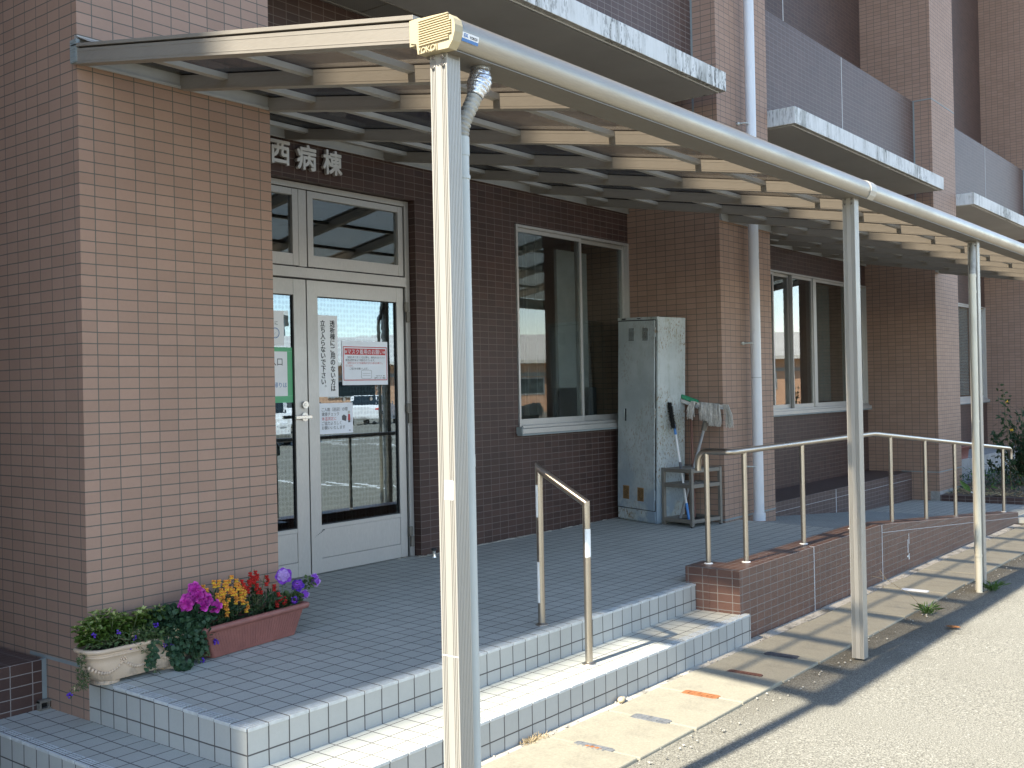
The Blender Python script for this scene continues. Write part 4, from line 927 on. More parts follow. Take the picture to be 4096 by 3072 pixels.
for (y, z) in ((-.974, fz(-.974)), (-1.270, -.16)):
    g = MB(); g.lathe([(.036, 0.0), (.036, .003), (.026, .006), (.021, .012)], (RX, y, z), 20); g.build('base_plate', 'steel', SR)
def wrap(mb, y, z0, z1, a0, a1, r=.0206):
    n = 10
    for k in range(n):
        p, q = a0 + (a1 - a0) * k / n, a0 + (a1 - a0) * (k + 1) / n
        mb.quad((RX + r * math.cos(p), y + r * math.sin(p), z0), (RX + r * math.cos(q), y + r * math.sin(q), z0), (RX + r * math.cos(q), y + r * math.sin(q), z1), (RX + r * math.cos(p), y + r * math.sin(p), z1))
g = MB(); wrap(g, -1.270, .385, .528, -PI * 0.95, -PI * .15); g.build('white_tape', 'tapewhite', SR)
for w_ in ((.57, .74, PI * .80, PI * 1.08), (.12, .335, PI * .82, PI * 1.10)): g = MB(); wrap(g, -.974, *w_); g.build('white_tape', 'tapewhite', SR)
RR = thing('ramp_handrail', 'long stainless handrail with many posts on the red-brown ramp wall', 'handrail', (3.7, -1.28, .1))
RY = -1.283
def rail_z(x): return 0.822 if x < 6.15 else .822 - (x - 6.15) * .0835
c0 = arc(Vector((3.612, -1.045, .70)), Vector((3.612, -1.040, .822)), Vector((3.612, -1.11, .822)))
c1 = arc(Vector((3.612, -1.24, .822)), Vector((3.612, RY, .822)), Vector((3.665, RY, .822)))
c2 = arc(Vector((10.54, RY, rail_z(10.54))), Vector((10.62, RY, rail_z(10.62))), Vector((10.62, RY, rail_z(10.62) - .06)))
g = MB(); g.tube(c0 + c1 + [Vector((6.05, RY, .822)), Vector((6.15, RY, .821)), Vector((6.25, RY, rail_z(6.25)))] + c2 + [Vector((10.62, RY, .33))], .0200, 16); g.build('top_rail', 'steel', RR)
for (x, y) in [(3.612, -1.105)] + [(3.785 + .926 * k - (.01 if k else 0), RY) for k in range(8)]:
    zb = top(x) if y < -1.2 else .108
    g = MB(); g.tube([(x, y, zb - .01), (x, y, rail_z(x) - .01)], .0170, 14); p = g.build('post', 'steel', RR)
    g = MB(); g.lathe([(.030, 0.0), (.026, .004), (.019, .006)], (x, y, zb), 14); g.build('base_seal', 'tapewhite', p)

# ---------------------------------------------------------------- building downpipe in front of the second pillar
DP = thing('downpipe', 'thick white drainpipe running up the front of the second pillar', 'drainpipe', (6.62, -.09, .02))
g = MB(); g.tube([(6.50, -.10, .06), (6.50, -.10, 6.5)], .047, 20); g.build('pipe', 'pipe', DP)
g = MB(); g.tube([(6.50, -.10, .005), (6.50, -.10, .075)], .058, 20); g.build('foot_socket', 'pipe', DP)
g = MB()
for z in (1.305, 3.0): g.tube([(6.50, -.10, z), (6.50, -.10, z + .004)], .0478, 20)
g.build('pipe_joint', 'seal', DP)
for z in (.50, 1.62, 3.62):
    g = MB(); g.tube([(6.41, 0, z), (6.41, -.075, z), (6.45, -.10, z)], .007, 8); g.ball((6.41, -.02, z), .016, 0, 8, 5); g.build('bracket', 'pipe_grey', DP)

# ---------------------------------------------------------------- locker
LK = thing('locker', 'worn pale blue-grey steel locker with rusty stains beside the second pillar', 'locker', (5.580, .432, fz(.43)))
o = Vector((5.580, .432, fz(.43)))
def LB(mb, x0, x1, y0, y1, z0, z1, mi=0): return mb.box(o.x + x0, o.x + x1, o.y + y0, o.y + y1, o.z + z0, o.z + z1, mi)
H, Wd, Dp = 1.815, .485, .360
g = MB(); LB(g, .004, Dp, 0, Wd, .012, H); LB(g, 0.012, Dp - .01, .012, Wd - .012, 0, .012); g.build('body', 'locker', LK, .004)
g = MB(); LB(g, -.010, .0035, .026, Wd - .010, .115, H - .030); d = g.build('door', 'locker_door', LK, .0025)
g = MB(); LB(g, .0005, .0038, .018, Wd - .004, .108, H - .022); LB(g, -.004, .004, .02, Wd - .01, .014, .1065, 1); g.build('plinth', ['darkhole', 'locker'], LK)  # plinth, plus a black sheet for the shaded gap around the door
g = MB(); LB(g, -.006, .02, 0.0, Wd, H - .0215, H + .002); LB(g, -.0068, -.005, Wd - .10, Wd - .05, H - .018, H - .004, 1); LB(g, -.0068, -.005, .20, .245, H - .014, H - .006, 1); g.build('top_rail', ['locker', 'black'], LK, .002)
for (y, z) in ((.275, 1.612), (.105, 1.612), (.335, .195), (.155, .19)):
    low = z < 1; g = MB(); h = .115
    LB(g, -.0112, -.0098, y - .005, y + .072, z - .004, z + h + .002, 2 if low else 1)
    for k in range(11):
        zz = z + k * .0102; LB(g, -.0145, -.0105, y, y + .066, zz + .0052, zz + .0098, 2 if low else 1); LB(g, -.0118, -.0110, y, y + .066, zz - .0004, zz + .0052, 0)
    g.build('vent', ['darkhole', 'locker', 'ventrust'], d)
g = MB(); LB(g, -.0125, -.009, .362, .402, .885, 1.01); LB(g, -.0135, -.0120, .366, .382, .892, 1.003, 1); LB(g, -.0175, -.011, .386, .398, .90, .995); g.build('handle', ['locker', 'darkhole'], d, .001)
for z in (.21, .93, 1.64):
    g = MB(); g.tube([o + Vector((-.010, .020, z)), o + Vector((-.010, .020, z + .085))], .007, 8); LB(g, -.0118, -.009, .018, .034, z + .006, z + .08); g.build('hinge', 'locker', d)
LK.rotation_euler = (math.radians(1.9), 0, math.radians(-13))

# ---------------------------------------------------------------- umbrella rack with the cleaning tools
RK = thing('umbrella_rack', 'taupe steel umbrella rack of square tube in front of the locker', 'rack', (5.615, .10, fz(.1)))
rx0, rx1, ry0, ry1 = 5.615, 5.990, .100, .415; zb = fz(.1)
for (x, y) in ((rx0, ry0), (rx1, ry0), (rx0, ry1), (rx1, ry1)):
    g = MB(); g.box(x - .014, x + .014, y - .014, y + .014, zb + .012, zb + .505); g.box(x - .009, x + .009, y - .009, y + .009, fz(y), zb + .012, 1); g.build('leg', ['rackm', 'black'], RK, .002)
for nm, z, bars in (('top_frame', .485, 4), ('middle_frame', .355, 4), ('bottom_frame', .055, 0)):
    g = MB(); z += zb
    g.box(rx0 + .0145, rx1 - .0145, ry0 - .011, ry0 + .011, z - .016, z + .016); g.box(rx0 + .0145, rx1 - .0145, ry1 - .011, ry1 + .011, z - .016, z + .016)
    g.box(rx0 - .011, rx0 + .011, ry0 + .0145, ry1 - .0145, z - .016, z + .016); g.box(rx1 - .011, rx1 + .011, ry0 + .0145, ry1 - .0145, z - .016, z + .016)
    for k in range(bars): 
        t = (k + 1) / (bars + 1); g.box(rx0 + .011, rx1 - .011, ry0 + (ry1 - ry0) * t - .004, ry0 + (ry1 - ry0) * t + .004, z + .004, z + .012)
        if k < 3: g.box(rx0 + (rx1 - rx0) * (k + 1) / 4 - .004, rx0 + (rx1 - rx0) * (k + 1) / 4 + .004, ry0 + .011, ry1 - .011, z - .004, z + .0038)
    g.build(nm, 'rackm', RK, .0015)
g = MB(); g.box(rx0 + .014, rx1 - .014, ry0 + .014, ry1 - .014, zb + .034, zb + .040); g.box(rx0 + .014, rx1 - .014, ry0 + .0125, ry0 + .016, zb + .040, zb + .062); g.build('drip_tray', 'black', RK)
RK.location = (5.570, .078, fz(.08)); RK.rotation_euler = (0, 0, math.radians(-12))
# duster
a, b = Vector((5.745, .205, zb + .045)), Vector((5.728, .350, 1.080))
DU = thing('duster', 'white handled black duster leaning on the locker side, blue grip at its foot', 'duster', tuple(a))
dr = (b - a)
g = MB(); g.tube([a + dr * .07, a + dr * .86], .0095, 10); g.build('handle', 'handle_w', DU)
g = MB(); g.tube([a, a + dr * .145], .0125, 10); g.tube([a + dr * .74, a + dr * .84], .0115, 10); g.build('grip', 'handle_b', DU)
g = MB(); g.tube([a + dr * .42, a + dr * .50], .012, 10); g.build('clamp', 'inkgrey', DU)
g = MB(); hd = a + dr * .80 + Vector((-.022, 0, 0)); dn = dr.normalized()
for k in range(420):
    t = random.random(); p = hd + dr * .22 * t; v = Vector((random.gauss(0, 1), random.gauss(0, 1), random.gauss(0, .4))).normalized()
    g.leaf(p, v, dn, .026 + .010 * random.random(), .010)
g.tube([hd, hd + dr * .22], .018, 8); g.build('head', 'duster', DU)
# deck brush
a, b = Vector((5.925, .245, zb + .045)), Vector((5.935, .270, 1.04)); dr = b - a
BR = thing('deck_brush', 'upturned deck brush with green top and dirty white bristles behind the rack', 'brush', tuple(a))
g = MB(); g.tube([a, b], .011, 10); g.build('handle', 'handle_r', BR)
hx = Vector((.038, -.070, -.030)); cn = b + Vector((-.02, 0, .035)); upv = Vector((.18, 0, .98))
def obox(mb, c, ax, ay, az, mi=0):
    mb.hexa([c - ax - ay - az, c + ax - ay - az, c + ax + ay - az, c - ax + ay - az, c - ax - ay + az, c + ax - ay + az, c + ax + ay + az, c - ax + ay + az], mi)
ay = Vector((.026, .014, 0))
g = MB(); obox(g, cn + upv * .010, hx, ay, upv * .018); g.build('head', 'white_br', BR, .008)
g = MB(); obox(g, cn + upv * .050, hx * .97, ay * 1.05, upv * .021); g.build('bristle_pad', 'green_br', BR, .012)
# mop
a, b = Vector((5.81, .325, zb + .05)), Vector((5.775, .045, .905)); dr = b - a; ap = b + dr.normalized() * .165
MP = thing('mop', 'upturned grey-white string mop leaning from the rack against the second pillar', 'mop', tuple(a))
g = MB(); g.tube([a, b], .0125, 10); g.build('handle', 'handle_g', MP)
g = MB(); g.tube([b - dr.normalized() * .05, b + dr.normalized() * .02], .024, 12); g.tube([b + dr.normalized() * .02, b + dr.normalized() * .03], .027, 12)
fine = [b + dr.normalized() * (.02 + .15 * k / 30) for k in range(31)]; g.tube(fine, [.016 + .004 * (k % 2) for k in range(31)], 12); g.build('spring_joint', 'rackm', MP)
bx = Vector((.48, -.80, -.11)).normalized(); c = ap
g = MB(); obox(g, c, bx * .115, bx.cross(Vector((0, 0, 1))).normalized() * .018, Vector((0, 0, .014))); obox(g, c + Vector((0, 0, .017)), bx * .112, bx.cross(Vector((0, 0, 1))).normalized() * .022, Vector((0, 0, .008)), 1); g.build('clamp_bar', ['handle_g', 'mop'], MP, .004)
g = MB(); side = bx.cross(Vector((0, 0, 1))).normalized()
for k in range(430):
    u = random.uniform(-1, 1); edge = abs(u); s = random.choice((-1, 1)) * random.uniform(.3, 1); p0 = c + bx * .115 * u + Vector((0, 0, .018)); sp = side * .03 * s + bx * (.035 * (1 if u > 0 else -1) if edge > .72 else 0)
    L = random.uniform(.15, .20) if u > -.2 else random.uniform(.09, .16)
    p1 = p0 + sp * random.uniform(.8, 1.5) + Vector((0, 0, .012)); p2 = p1 + sp * .7 + Vector((0, 0, -L * .5)) + bx * random.uniform(-.012, .012); p3 = p2 + sp * .1 + Vector((random.uniform(-.012, .012), random.uniform(-.012, .012), -L * .5))
    g.tube([p0, p1, p2, p3], [.0032, .0036, .0032, .0026], 5, 0, False)
g.build('strings', 'mop', MP)
g = MB(); g.tube([c + bx * .10, b - dr.normalized() * .01], .003, 6); g.tube([c - bx * .10, b - dr.normalized() * .01], .003, 6); g.build('lever_wire', 'black', MP)

# ---------------------------------------------------------------- planters
def stadium(cx, cy, hx, hy, rr, n=6, rot=0.0, fl=1.0):
    pts = []
    for (sx, sy, a0) in ((1, 1, 0), (-1, 1, PI / 2), (-1, -1, PI), (1, -1, 1.5 * PI)):
        for k in range(n + 1):
            a = a0 + PI / 2 * k / n; x = sx * (hx - rr) + rr * math.cos(a); y = sy * (hy - rr) + rr * math.sin(a)
            pts.append((cx + x * math.cos(rot) - y * math.sin(rot), cy + x * math.sin(rot) + y * math.cos(rot)))
    return pts
def loft(mb, rings, mi=0, smooth=True, capb=True, capt=True):
    n = len(rings[0]); vs = [p for r in rings for p in r]
    fs = [(i * n + j, i * n + (j + 1) % n, (i + 1) * n + (j + 1) % n, (i + 1) * n + j) for i in range(len(rings) - 1) for j in range(n)]
    mb.add(vs, fs, mi, smooth)
    if capb: mb.add(rings[0], [tuple(range(n))[::-1]], mi)
    if capt: mb.add(rings[-1], [tuple(range(n))], mi)
p1c = (.170, -.100); pz0 = fz(-.1)
PB = thing('window_box', 'beige oval flower trough with rope relief, overhanging the step edge by the pillar', 'planter', (p1c[0], p1c[1], pz0))
def ring1(k, kz, ex=0): return [(x, y, pz0 + kz * (.86 if kz > .03 else 1)) for x, y in stadium(p1c[0], p1c[1], .262 * k + ex, .092 * k + ex, .075 * k + ex)]
g = MB(); loft(g, [ring1(.80, .016), ring1(.86, .030), ring1(.915, .065), ring1(.945, .11), ring1(.955, .138), ring1(.955, .140, .004), ring1(.955, .144, .004), ring1(.955, .146), ring1(.955, .150, .004), ring1(.96, .154, .004), ring1(.96, .156), ring1(.985, .162, .006), ring1(1.0, .166, .008), ring1(1.0, .174, .010), ring1(1.0, .181, .008), ring1(1.0, .184, .0), ring1(.95, .182), ring1(.93, .150)], capt=False); g.build('body', 'beige_pot', PB)
for sx in (-1, 1):
    g = MB(); pts = stadium(p1c[0] + sx * .155, p1c[1], .055, .068, .05); loft(g, [[(x, y, pz0) for x, y in pts], [(x, y, pz0 + .010) for x, y in pts], [(x + (p1c[0] + sx * .155 - x) * .05, y + (p1c[1] - y) * .05, pz0 + .02) for x, y in pts]]); g.build('foot', 'beige_pot', PB, .003)
g = MB(); yf = p1c[1] - .0885
def swag(xa, xb, za, sag, n):
    for k in range(n):
        t = k / (n - 1); x = xa + (xb - xa) * t; z = pz0 + za * .86 - sag * (1 - (2 * t - 1) ** 2); yy = yf + .004 * (1 - (z - pz0 - .05) / .08)
        dx = max(0, abs(x - p1c[0]) - .175); yy += dx * dx * 5
        g.ball((x, yy, z), (.0062, .006, .0085), 0, 7, 5, Matrix.Rotation(.5, 3, 'Y'))
swag(-.085, .045, .098, .030, 13); swag(.065, .205, .098, .030, 14); swag(.225, .36, .098, .030, 13)
for cx in (.055, .215):
    for k in range(9): a = 2 * PI * k / 9; g.ball((cx + .0115 * math.cos(a), yf + .001, pz0 + .098 + .0115 * math.sin(a)), .0052, 0, 6, 4)
    g.ball((cx, yf, pz0 + .098), .006, 0, 6, 4)
g.build('rope_relief', 'beige_pot', PB)
g = MB(); g.prism(stadium(p1c[0], p1c[1], .25, .083, .07), 'z', pz0 + .122, pz0 + .138); g.build('soil', 'soil', PB)

RT = math.radians(6.2); c2 = (.785, -.097); qz = fz(-.1)
PR = thing('window_box', 'long terracotta coloured plastic flower trough standing on the porch against the pillar', 'planter', (c2[0], c2[1], qz))
def ring2(hx, hy, z, r=.018): return [(x, y, qz + z) for x, y in stadium(c2[0], c2[1], hx, hy, r, 4, RT)]
g = MB(); loft(g, [ring2(.272, .050, .002, .016), ring2(.275, .052, .012, .016), ring2(.326, .062, .124, .018), ring2(.328, .062, .125, .018), ring2(.330, .064, .127), ring2(.354, .075, .1275, .022), ring2(.362, .078, .137, .024), ring2(.360, .077, .150, .024), ring2(.350, .072, .1555, .022), ring2(.335, .064, .156, .018), ring2(.328, .060, .13, .018)], smooth=True, capt=False); b_ = g.build('trough', 'brown_pot', PR)
g = MB(); cs, sn = math.cos(RT), math.sin(RT)
for k in range(34):   # shallow ribs on the front
    u = -.255 + .51 * k / 33
    for (z0, z1, v0, v1, s0, s1) in ((.016, .118, -.0528, -.0618, 1.0, 1.19),):
        pts = []
        for z, v, s in ((z0, v0, s0), (z1, v1, s1)):
            for du, dv in ((-.0022, .001), (.0022, .001), (.0022, .006), (-.0022, .006)):
                x, y = u * s + du, v - .0016 + dv; pts.append((c2[0] + x * cs - y * sn, c2[1] + x * sn + y * cs, qz + z))
        g.hexa(pts)
g.build('rib_band', 'brown_pot', PR)
g = MB(); g.prism(stadium(c2[0], c2[1], .325, .059, .02, 4, RT), 'z', qz + .125, qz + .136); g.build('soil', 'soil', PR)

# ---------------------------------------------------------------- flowers
R = random.Random(11)
def rv(): return Vector((R.gauss(0, 1), R.gauss(0, 1), R.gauss(0, 1))).normalized()
def bloom(mb, c, r, face, layers=3, mi=0, ruffle=.22, lobes=5):
    face = face.normalized(); u = face.orthogonal().normalized(); w = face.cross(u); N_ = 30
    for L in range(layers):
        rr = r * (1 - .26 * L); ph = R.uniform(0, 6.28); dep = -.35 * rr + L * r * .24; c0 = c + face * dep
        vs = [c0]; 
        for k in range(N_):
            a = 2 * PI * k / N_; lob = 1 - .14 * (0.5 + .5 * math.cos(lobes * a + ph)) ** 2
            for (q, h) in ((.5, .22), (1.0, .38)):
                hh = h * rr + ruffle * rr * q * math.sin(a * (7 + 2 * L) + ph * 2) + R.uniform(-.05, .05) * rr
                vs.append(c0 + (u * math.cos(a) + w * math.sin(a)) * rr * q * lob + face * hh)
        fs = []
        for k in range(N_):
            n = (k + 1) % N_; fs += [(0, 1 + 2 * k, 1 + 2 * n), (1 + 2 * k, 2 + 2 * k, 2 + 2 * n, 1 + 2 * n)]
        mb.add(vs, fs, mi + (1 if L else 0), True)
def floret(mb, c, s, d, mi=0, mj=0):
    d = d.normalized(); q = Matrix.Rotation(R.uniform(-.4, .4), 3, 'Z')
    side = Vector((0, 0, 1)).cross(d).normalized()
    for t in (-1, 1): mb.ball(c + side * s * .42 * t + Vector((0, 0, s * .55)) + d * s * .2, (s * .55, s * .42, s * .45), mi, 7, 5, q)
    for t in (-1, 0, 1): mb.ball(c + side * s * .50 * t - Vector((0, 0, s * .38)) + d * s * .45, (s * .42, s * .40, s * .34), mj, 7, 5, q)
    mb.ball(c - d * s * .2, (s * .5, s * .5, s * .5), mi, 7, 5)
    mb.ball(c + d * s * .75 - Vector((0, 0, s * .05)), (s * .30, s * .30, s * .26), mj, 6, 4)
VIEW = Vector((-.62, -.72, .32))
def leafmass(mb, n, cen, rad, l, w, mi=0, updir=.3, shell=.0):
    cen = Vector(cen)
    for k in range(n):
        p = rv() * (shell + (1 - shell) * R.random() ** .5); p = Vector((p.x * rad[0], p.y * rad[1], p.z * rad[2]))
        d = (p.normalized() if p.length > 1e-4 else rv()) * .7 + rv() * .7 + Vector((0, 0, updir)); s = R.uniform(.65, 1.2)
        mb.leaf(cen + p, d, rv() + Vector((0, 0, .6)), l * s, w * s, mi)
def stems(mb, base, tip, r=.0018, mi=0, bend=.02):
    base, tip = Vector(base), Vector(tip); m = base.lerp(tip, .55) + rv() * bend; mb.tube([base, base.lerp(m, .6), m, m.lerp(tip, .6), tip], r, 5, mi, False)
SZ = qz + .13
def plant(name, label, cat, base): return thing(name, label, cat, base, 'flowers in the two troughs')
# pink petunia
pk = plant('petunia', 'magenta pink petunia with ruffled double blooms at the near end of the terracotta trough', 'flower', (.48, -.13, SZ))
g = MB(); leafmass(g, 150, (.47, -.14, .235), (.10, .05, .06), .045, .026, 0); leafmass(g, 60, (.41, -.16, .225), (.06, .03, .06), .04, .026, 0); g.build('foliage', 'l_ivy', pk)
for (x, y, z), r in (((.435, -.173, .338), .038), ((.400, -.165, .318), .036), ((.465, -.16, .325), .036), ((.43, -.165, .365), .032), ((.374, -.179, .300), .036), ((.463, -.178, .286), .040), ((.496, -.166, .301), .032), ((.540, -.165, .263), .036)):
    g = MB(); bloom(g, Vector((x, y, z)), r, VIEW + rv() * .35, 3); g.build('bloom', ['f_pink', 'f_pink2'], pk)
# orange snapdragon
og = plant('snapdragon', 'orange and yellow snapdragons in the middle of the terracotta trough', 'flower', (.66, -.11, SZ))
ORG = [(0.564, -0.129, 0.363), (0.593, -0.126, 0.36), (0.509, -0.135, 0.352), (0.63, -0.122, 0.338), (0.601, -0.125, 0.317), (0.625, -0.122, 0.305), (0.668, -0.118, 0.316), (0.701, -0.114, 0.326), (0.728, -0.111, 0.328), (0.756, -0.108, 0.296), (0.723, -0.112, 0.288), (0.734, -0.111, 0.272), (0.573, -0.128, 0.283), (0.595, -0.125, 0.279), (0.622, -0.123, 0.271), (0.646, -0.12, 0.263), (0.708, -0.113, 0.259), (0.669, -0.117, 0.368), (0.63, -0.125, 0.232), (0.761, -0.108, 0.225), (.745, -.11, .31), (.685, -.115, .305), (.71, -.11, .345), (.634, -.12, .352), (.585, -.125, .300)]
g = MB()
for (x, y, z) in ORG: stems(g, (x * .6 + .66 * .4, y + .02, SZ), (x, y + .012, z + .012), .0018, 1)
for k in range(330):
    x, y, z = R.choice(ORG); t = R.random(); p = Vector((x * (.5 + .5 * t) + .66 * (.5 - .5 * t), y + .018 + R.uniform(-.02, .025), SZ + (z - .012 - SZ) * t)); d = Vector((R.gauss(0, 1), R.gauss(0, 1), .45)); g.leaf(p, d, Vector((0, 0, 1)), R.uniform(.028, .045), .009, 0)
leafmass(g, 120, (.66, -.10, .20), (.12, .035, .055), .04, .011, 0); g.build('foliage', ['l_snap', 'stem'], og)
for (x, y, z) in ORG:
    g = MB()
    for q in range(R.choice((2, 3))): floret(g, Vector((x + R.uniform(-.010, .010), y - .004 * q, z + .004 - q * .017)), .0118, VIEW * Vector((1, 1, .3)) + rv() * .4, 0, R.choice((0, 1, 1)))
    g.build('flower_head', ['f_orange', 'f_yellow'], og)
# red snapdragon
rd = plant('snapdragon', 'deep red snapdragons towards the far end of the terracotta trough', 'flower', (.88, -.09, SZ))
RED = [(0.745, -0.109, 0.336), (0.805, -0.103, 0.363), (0.831, -0.1, 0.366), (0.814, -0.102, 0.343), (0.794, -0.104, 0.328), (0.823, -0.101, 0.336), (0.903, -0.092, 0.33), (0.834, -0.1, 0.298), (0.855, -0.097, 0.279), (0.951, -0.087, 0.277), (0.98, -0.09, 0.235), (1.015, -0.085, 0.207), (1.005, -0.088, 0.198), (0.961, -0.092, 0.195), (0.779, -0.106, 0.299), (.99, -.088, .215)]
g = MB()
for (x, y, z) in RED: stems(g, (x * .6 + .88 * .4, y + .02, SZ), (x, y + .012, z + .02), .0018, 1)
for k in range(330):
    x, y, z = R.choice(RED); t = R.random(); p = Vector((x * (.5 + .5 * t) + .88 * (.5 - .5 * t), y + .018 + R.uniform(-.02, .025), SZ + (z - .012 - SZ) * t)); d = Vector((R.gauss(0, 1), R.gauss(0, 1), .45)); g.leaf(p, d, Vector((0, 0, 1)), R.uniform(.028, .045), .009, 0)
leafmass(g, 130, (.88, -.085, .20), (.12, .035, .06), .04, .011, 0); g.build('foliage', ['l_snap', 'stem'], rd)
for (x, y, z) in RED:
    g = MB()
    for q in range(R.choice((2, 3))): floret(g, Vector((x + R.uniform(-.009, .009), y - .004 * q, z + .005 - q * .016)), .0112, VIEW * Vector((1, 1, .3)) + rv() * .4, 0, 0)
    g.build('flower_head', 'f_red', rd)
# purple petunia
pu = plant('petunia', 'purple and lilac petunia leaning over the far end of the terracotta trough', 'flower', (1.05, -.06, SZ))
g = MB(); PUR = [((1.012, -.091, .326), .044, 0), ((1.111, -.08, .262), .034, 1), ((1.24, -.066, .263), .030, 2), ((1.157, -.078, .209), .026, 2), ((1.083, -.088, .192), .021, 1), ((1.232, -.07, .285), .022, 2)]
for (p, r, m) in PUR:
    stems(g, (1.03 + R.uniform(-.05, .06), -.06, SZ), (p[0], p[1] + .012, p[2] - .01), .0022, 1, .015)
    for k in range(16):
        t = R.random(); q = Vector((1.05, -.06, SZ)).lerp(Vector(p), t); g.leaf(q, rv() + Vector((0, 0, .2)), Vector((0, 0, 1)), R.uniform(.02, .034), .018, 0)
leafmass(g, 70, (1.08, -.07, .19), (.07, .035, .04), .034, .022, 0); leafmass(g, 30, (1.195, -.066, .26), (.04, .02, .025), .026, .018, 0); g.build('foliage', ['l_fern', 'stem'], pu)
for (p, r, m) in PUR:
    g = MB(); bloom(g, Vector(p), r, VIEW + rv() * .3, 3 if r > .025 else 2); g.build('bloom', (('f_purple', 'f_lilac'), ('f_violet', 'f_purple'), ('f_lilac', 'f_purple'))[m], pu)
# basil-like bush
bs = plant('leafy_plant', 'bright green broad-leaved plant with pale bracts in the beige trough', 'plant', (.1, -.08, pz0 + .15))
g = MB()
for k in range(90):
    tip = Vector((R.uniform(-.085, .32), R.uniform(-.145, -.045), R.uniform(.21, .30))); 
    if abs(tip.x - .012) < .05: tip.z += .035
    base = Vector((tip.x * .75 + .03, -.095, pz0 + .15)); stems(g, base, tip, .0022, 1, .012)
    for q in range(6):
        t = .3 + .7 * q / 5; c = base.lerp(tip, t); a = q * 1.57 + R.uniform(-.3, .3)
        for s in (0, PI): g.leaf(c, Vector((math.cos(a + s), math.sin(a + s), .25)), Vector((0, 0, 1)), R.uniform(.042, .066) * (1.1 - .30 * t), R.uniform(.028, .040), 0, .2, .5)
    for q in range(4): g.leaf(tip + rv() * .008, rv() + Vector((0, 0, .8)), rv(), .018, .010, 2)
g.build('foliage', ['l_basil', 'stem', 'l_lime'], bs)
# trailing plant with violet flowers
tr_ = plant('trailing_plant', 'dark green trailing plant with small violet flowers hanging over the beige trough', 'plant', (.30, -.12, pz0 + .15))
g = MB(); leafmass(g, 900, (.32, -.125, .205), (.15, .075, .085), .028, .024, 0); leafmass(g, 520, (.42, -.165, .16), (.10, .055, .11), .028, .022, 0); leafmass(g, 420, (.33, -.195, .165), (.10, .035, .075), .026, .022, 0); leafmass(g, 260, (.20, -.185, .19), (.10, .03, .035), .022, .012, 2)
def trail(pts, n, l, w, mi=0, sp=.016):
    pts = [Vector(p) for p in pts]; g.tube(pts, .0016, 5, 1, False)
    for k in range(n):
        t = R.random() * (len(pts) - 1); i = int(t); c = pts[i].lerp(pts[i + 1], t - i) + rv() * sp; g.leaf(c, rv() + Vector((0, -.3, -.2)), Vector((-.4, -.7, .5)), l * R.uniform(.7, 1.2), w, mi)
trail([(.28, -.16, .18), (.29, -.20, .13), (.30, -.205, .07), (.315, -.215, fz(-.2) + .012), (.345, -.235, fz(-.2) + .012)], 150, .024, .021)
trail([(.20, -.16, .19), (.185, -.203, .15), (.178, -.205, .10), (.165, -.205, .07)], 90, .022, .019)
trail([(.33, -.16, .19), (.345, -.20, .14), (.36, -.20, .10)], 80, .022, .018)
for (x, y, z) in ((.42, -.17, .06), (.46, -.175, .045), (.45, -.18, .03), (.49, -.18, .055), (.44, -.19, .032)):
    trail([(.40, -.13, .14), (x - .04, y + .01, z + .05), (x, y, z)], 60, .015, .005, 2, .012)
g.build('foliage', ['l_ivy', 'stem', 'l_fern'], tr_)
# feathery verbena
vb = plant('verbena', 'feathery verbena with violet clusters spilling over the near end of the beige trough', 'flower', (.0, -.13, pz0 + .15))
g = MB()
def feather(a, b, n, sp, l=.018):
    a, b = Vector(a), Vector(b); m = a.lerp(b, .5) + Vector((0, 0, .015)); g.tube([a, m, b], .0013, 5, 1, False)
    for k in range(n):
        t = R.random(); c = a.lerp(m, t * 2) if t < .5 else m.lerp(b, t * 2 - 1); g.leaf(c + rv() * sp, rv(), rv(), l * R.uniform(.6, 1.2), .0045, 0)
for (a, b, n, sp) in (((-.06, -.12, .18), (-.112, -.135, .14), 60, .012), ((-.112, -.135, .14), (-.102, -.13, .07), 90, .018), ((-.102, -.13, .08), (-.10, -.13, .03), 110, .020), ((-.10, -.13, .035), (-.155, -.13, .012), 40, .010), ((.02, -.14, .19), (.08, -.19, .20), 120, .03), ((.08, -.15, .19), (.14, -.195, .19), 160, .032), ((.14, -.15, .2), (.21, -.19, .21), 160, .035), ((-.06, -.13, .19), (.02, -.16, .19), 120, .028), ((.10, -.18, .17), (.17, -.205, .12), 30, .006), ((.17, -.205, .11), (.20, -.21, .035), 60, .012)): feather(a, b, n, sp)
g.build('foliage', ['l_fern', 'stem_dry'], vb)
for (x, y, z) in [(-0.071, -0.17, 0.246), (0.04, -0.18, 0.243), (0.219, -0.18, 0.239), (0.251, -0.20, 0.165), (0.248, -0.20, 0.148), (0.282, -0.20, 0.139), (0.106, -0.19, 0.205), (0.09, -0.19, 0.17), (-0.165, -0.14, 0.012), (0.449, -0.19, 0.035), (.52, -.20, .10), (.515, -.2, .11)]:
    g = MB()
    for q in range(6): g.ball(Vector((x, y, z)) + rv() * .009, (.0052, .0052, .0045), 0, 6, 4)
    g.build('flower_head', 'f_violet', vb)
for (x, y, z) in ((.112, -.192, .225), (.24, -.2, .16), (.175, -.2, .14), (.30, -.2, .2), (-.135, -.135, .035)):
    g = MB()
    for q in range(16): c = Vector((x, y, z)) + rv() * .016; g.leaf(c, rv(), rv(), .009, .005, 0)
    g.build('faded_head', 'straw', vb)

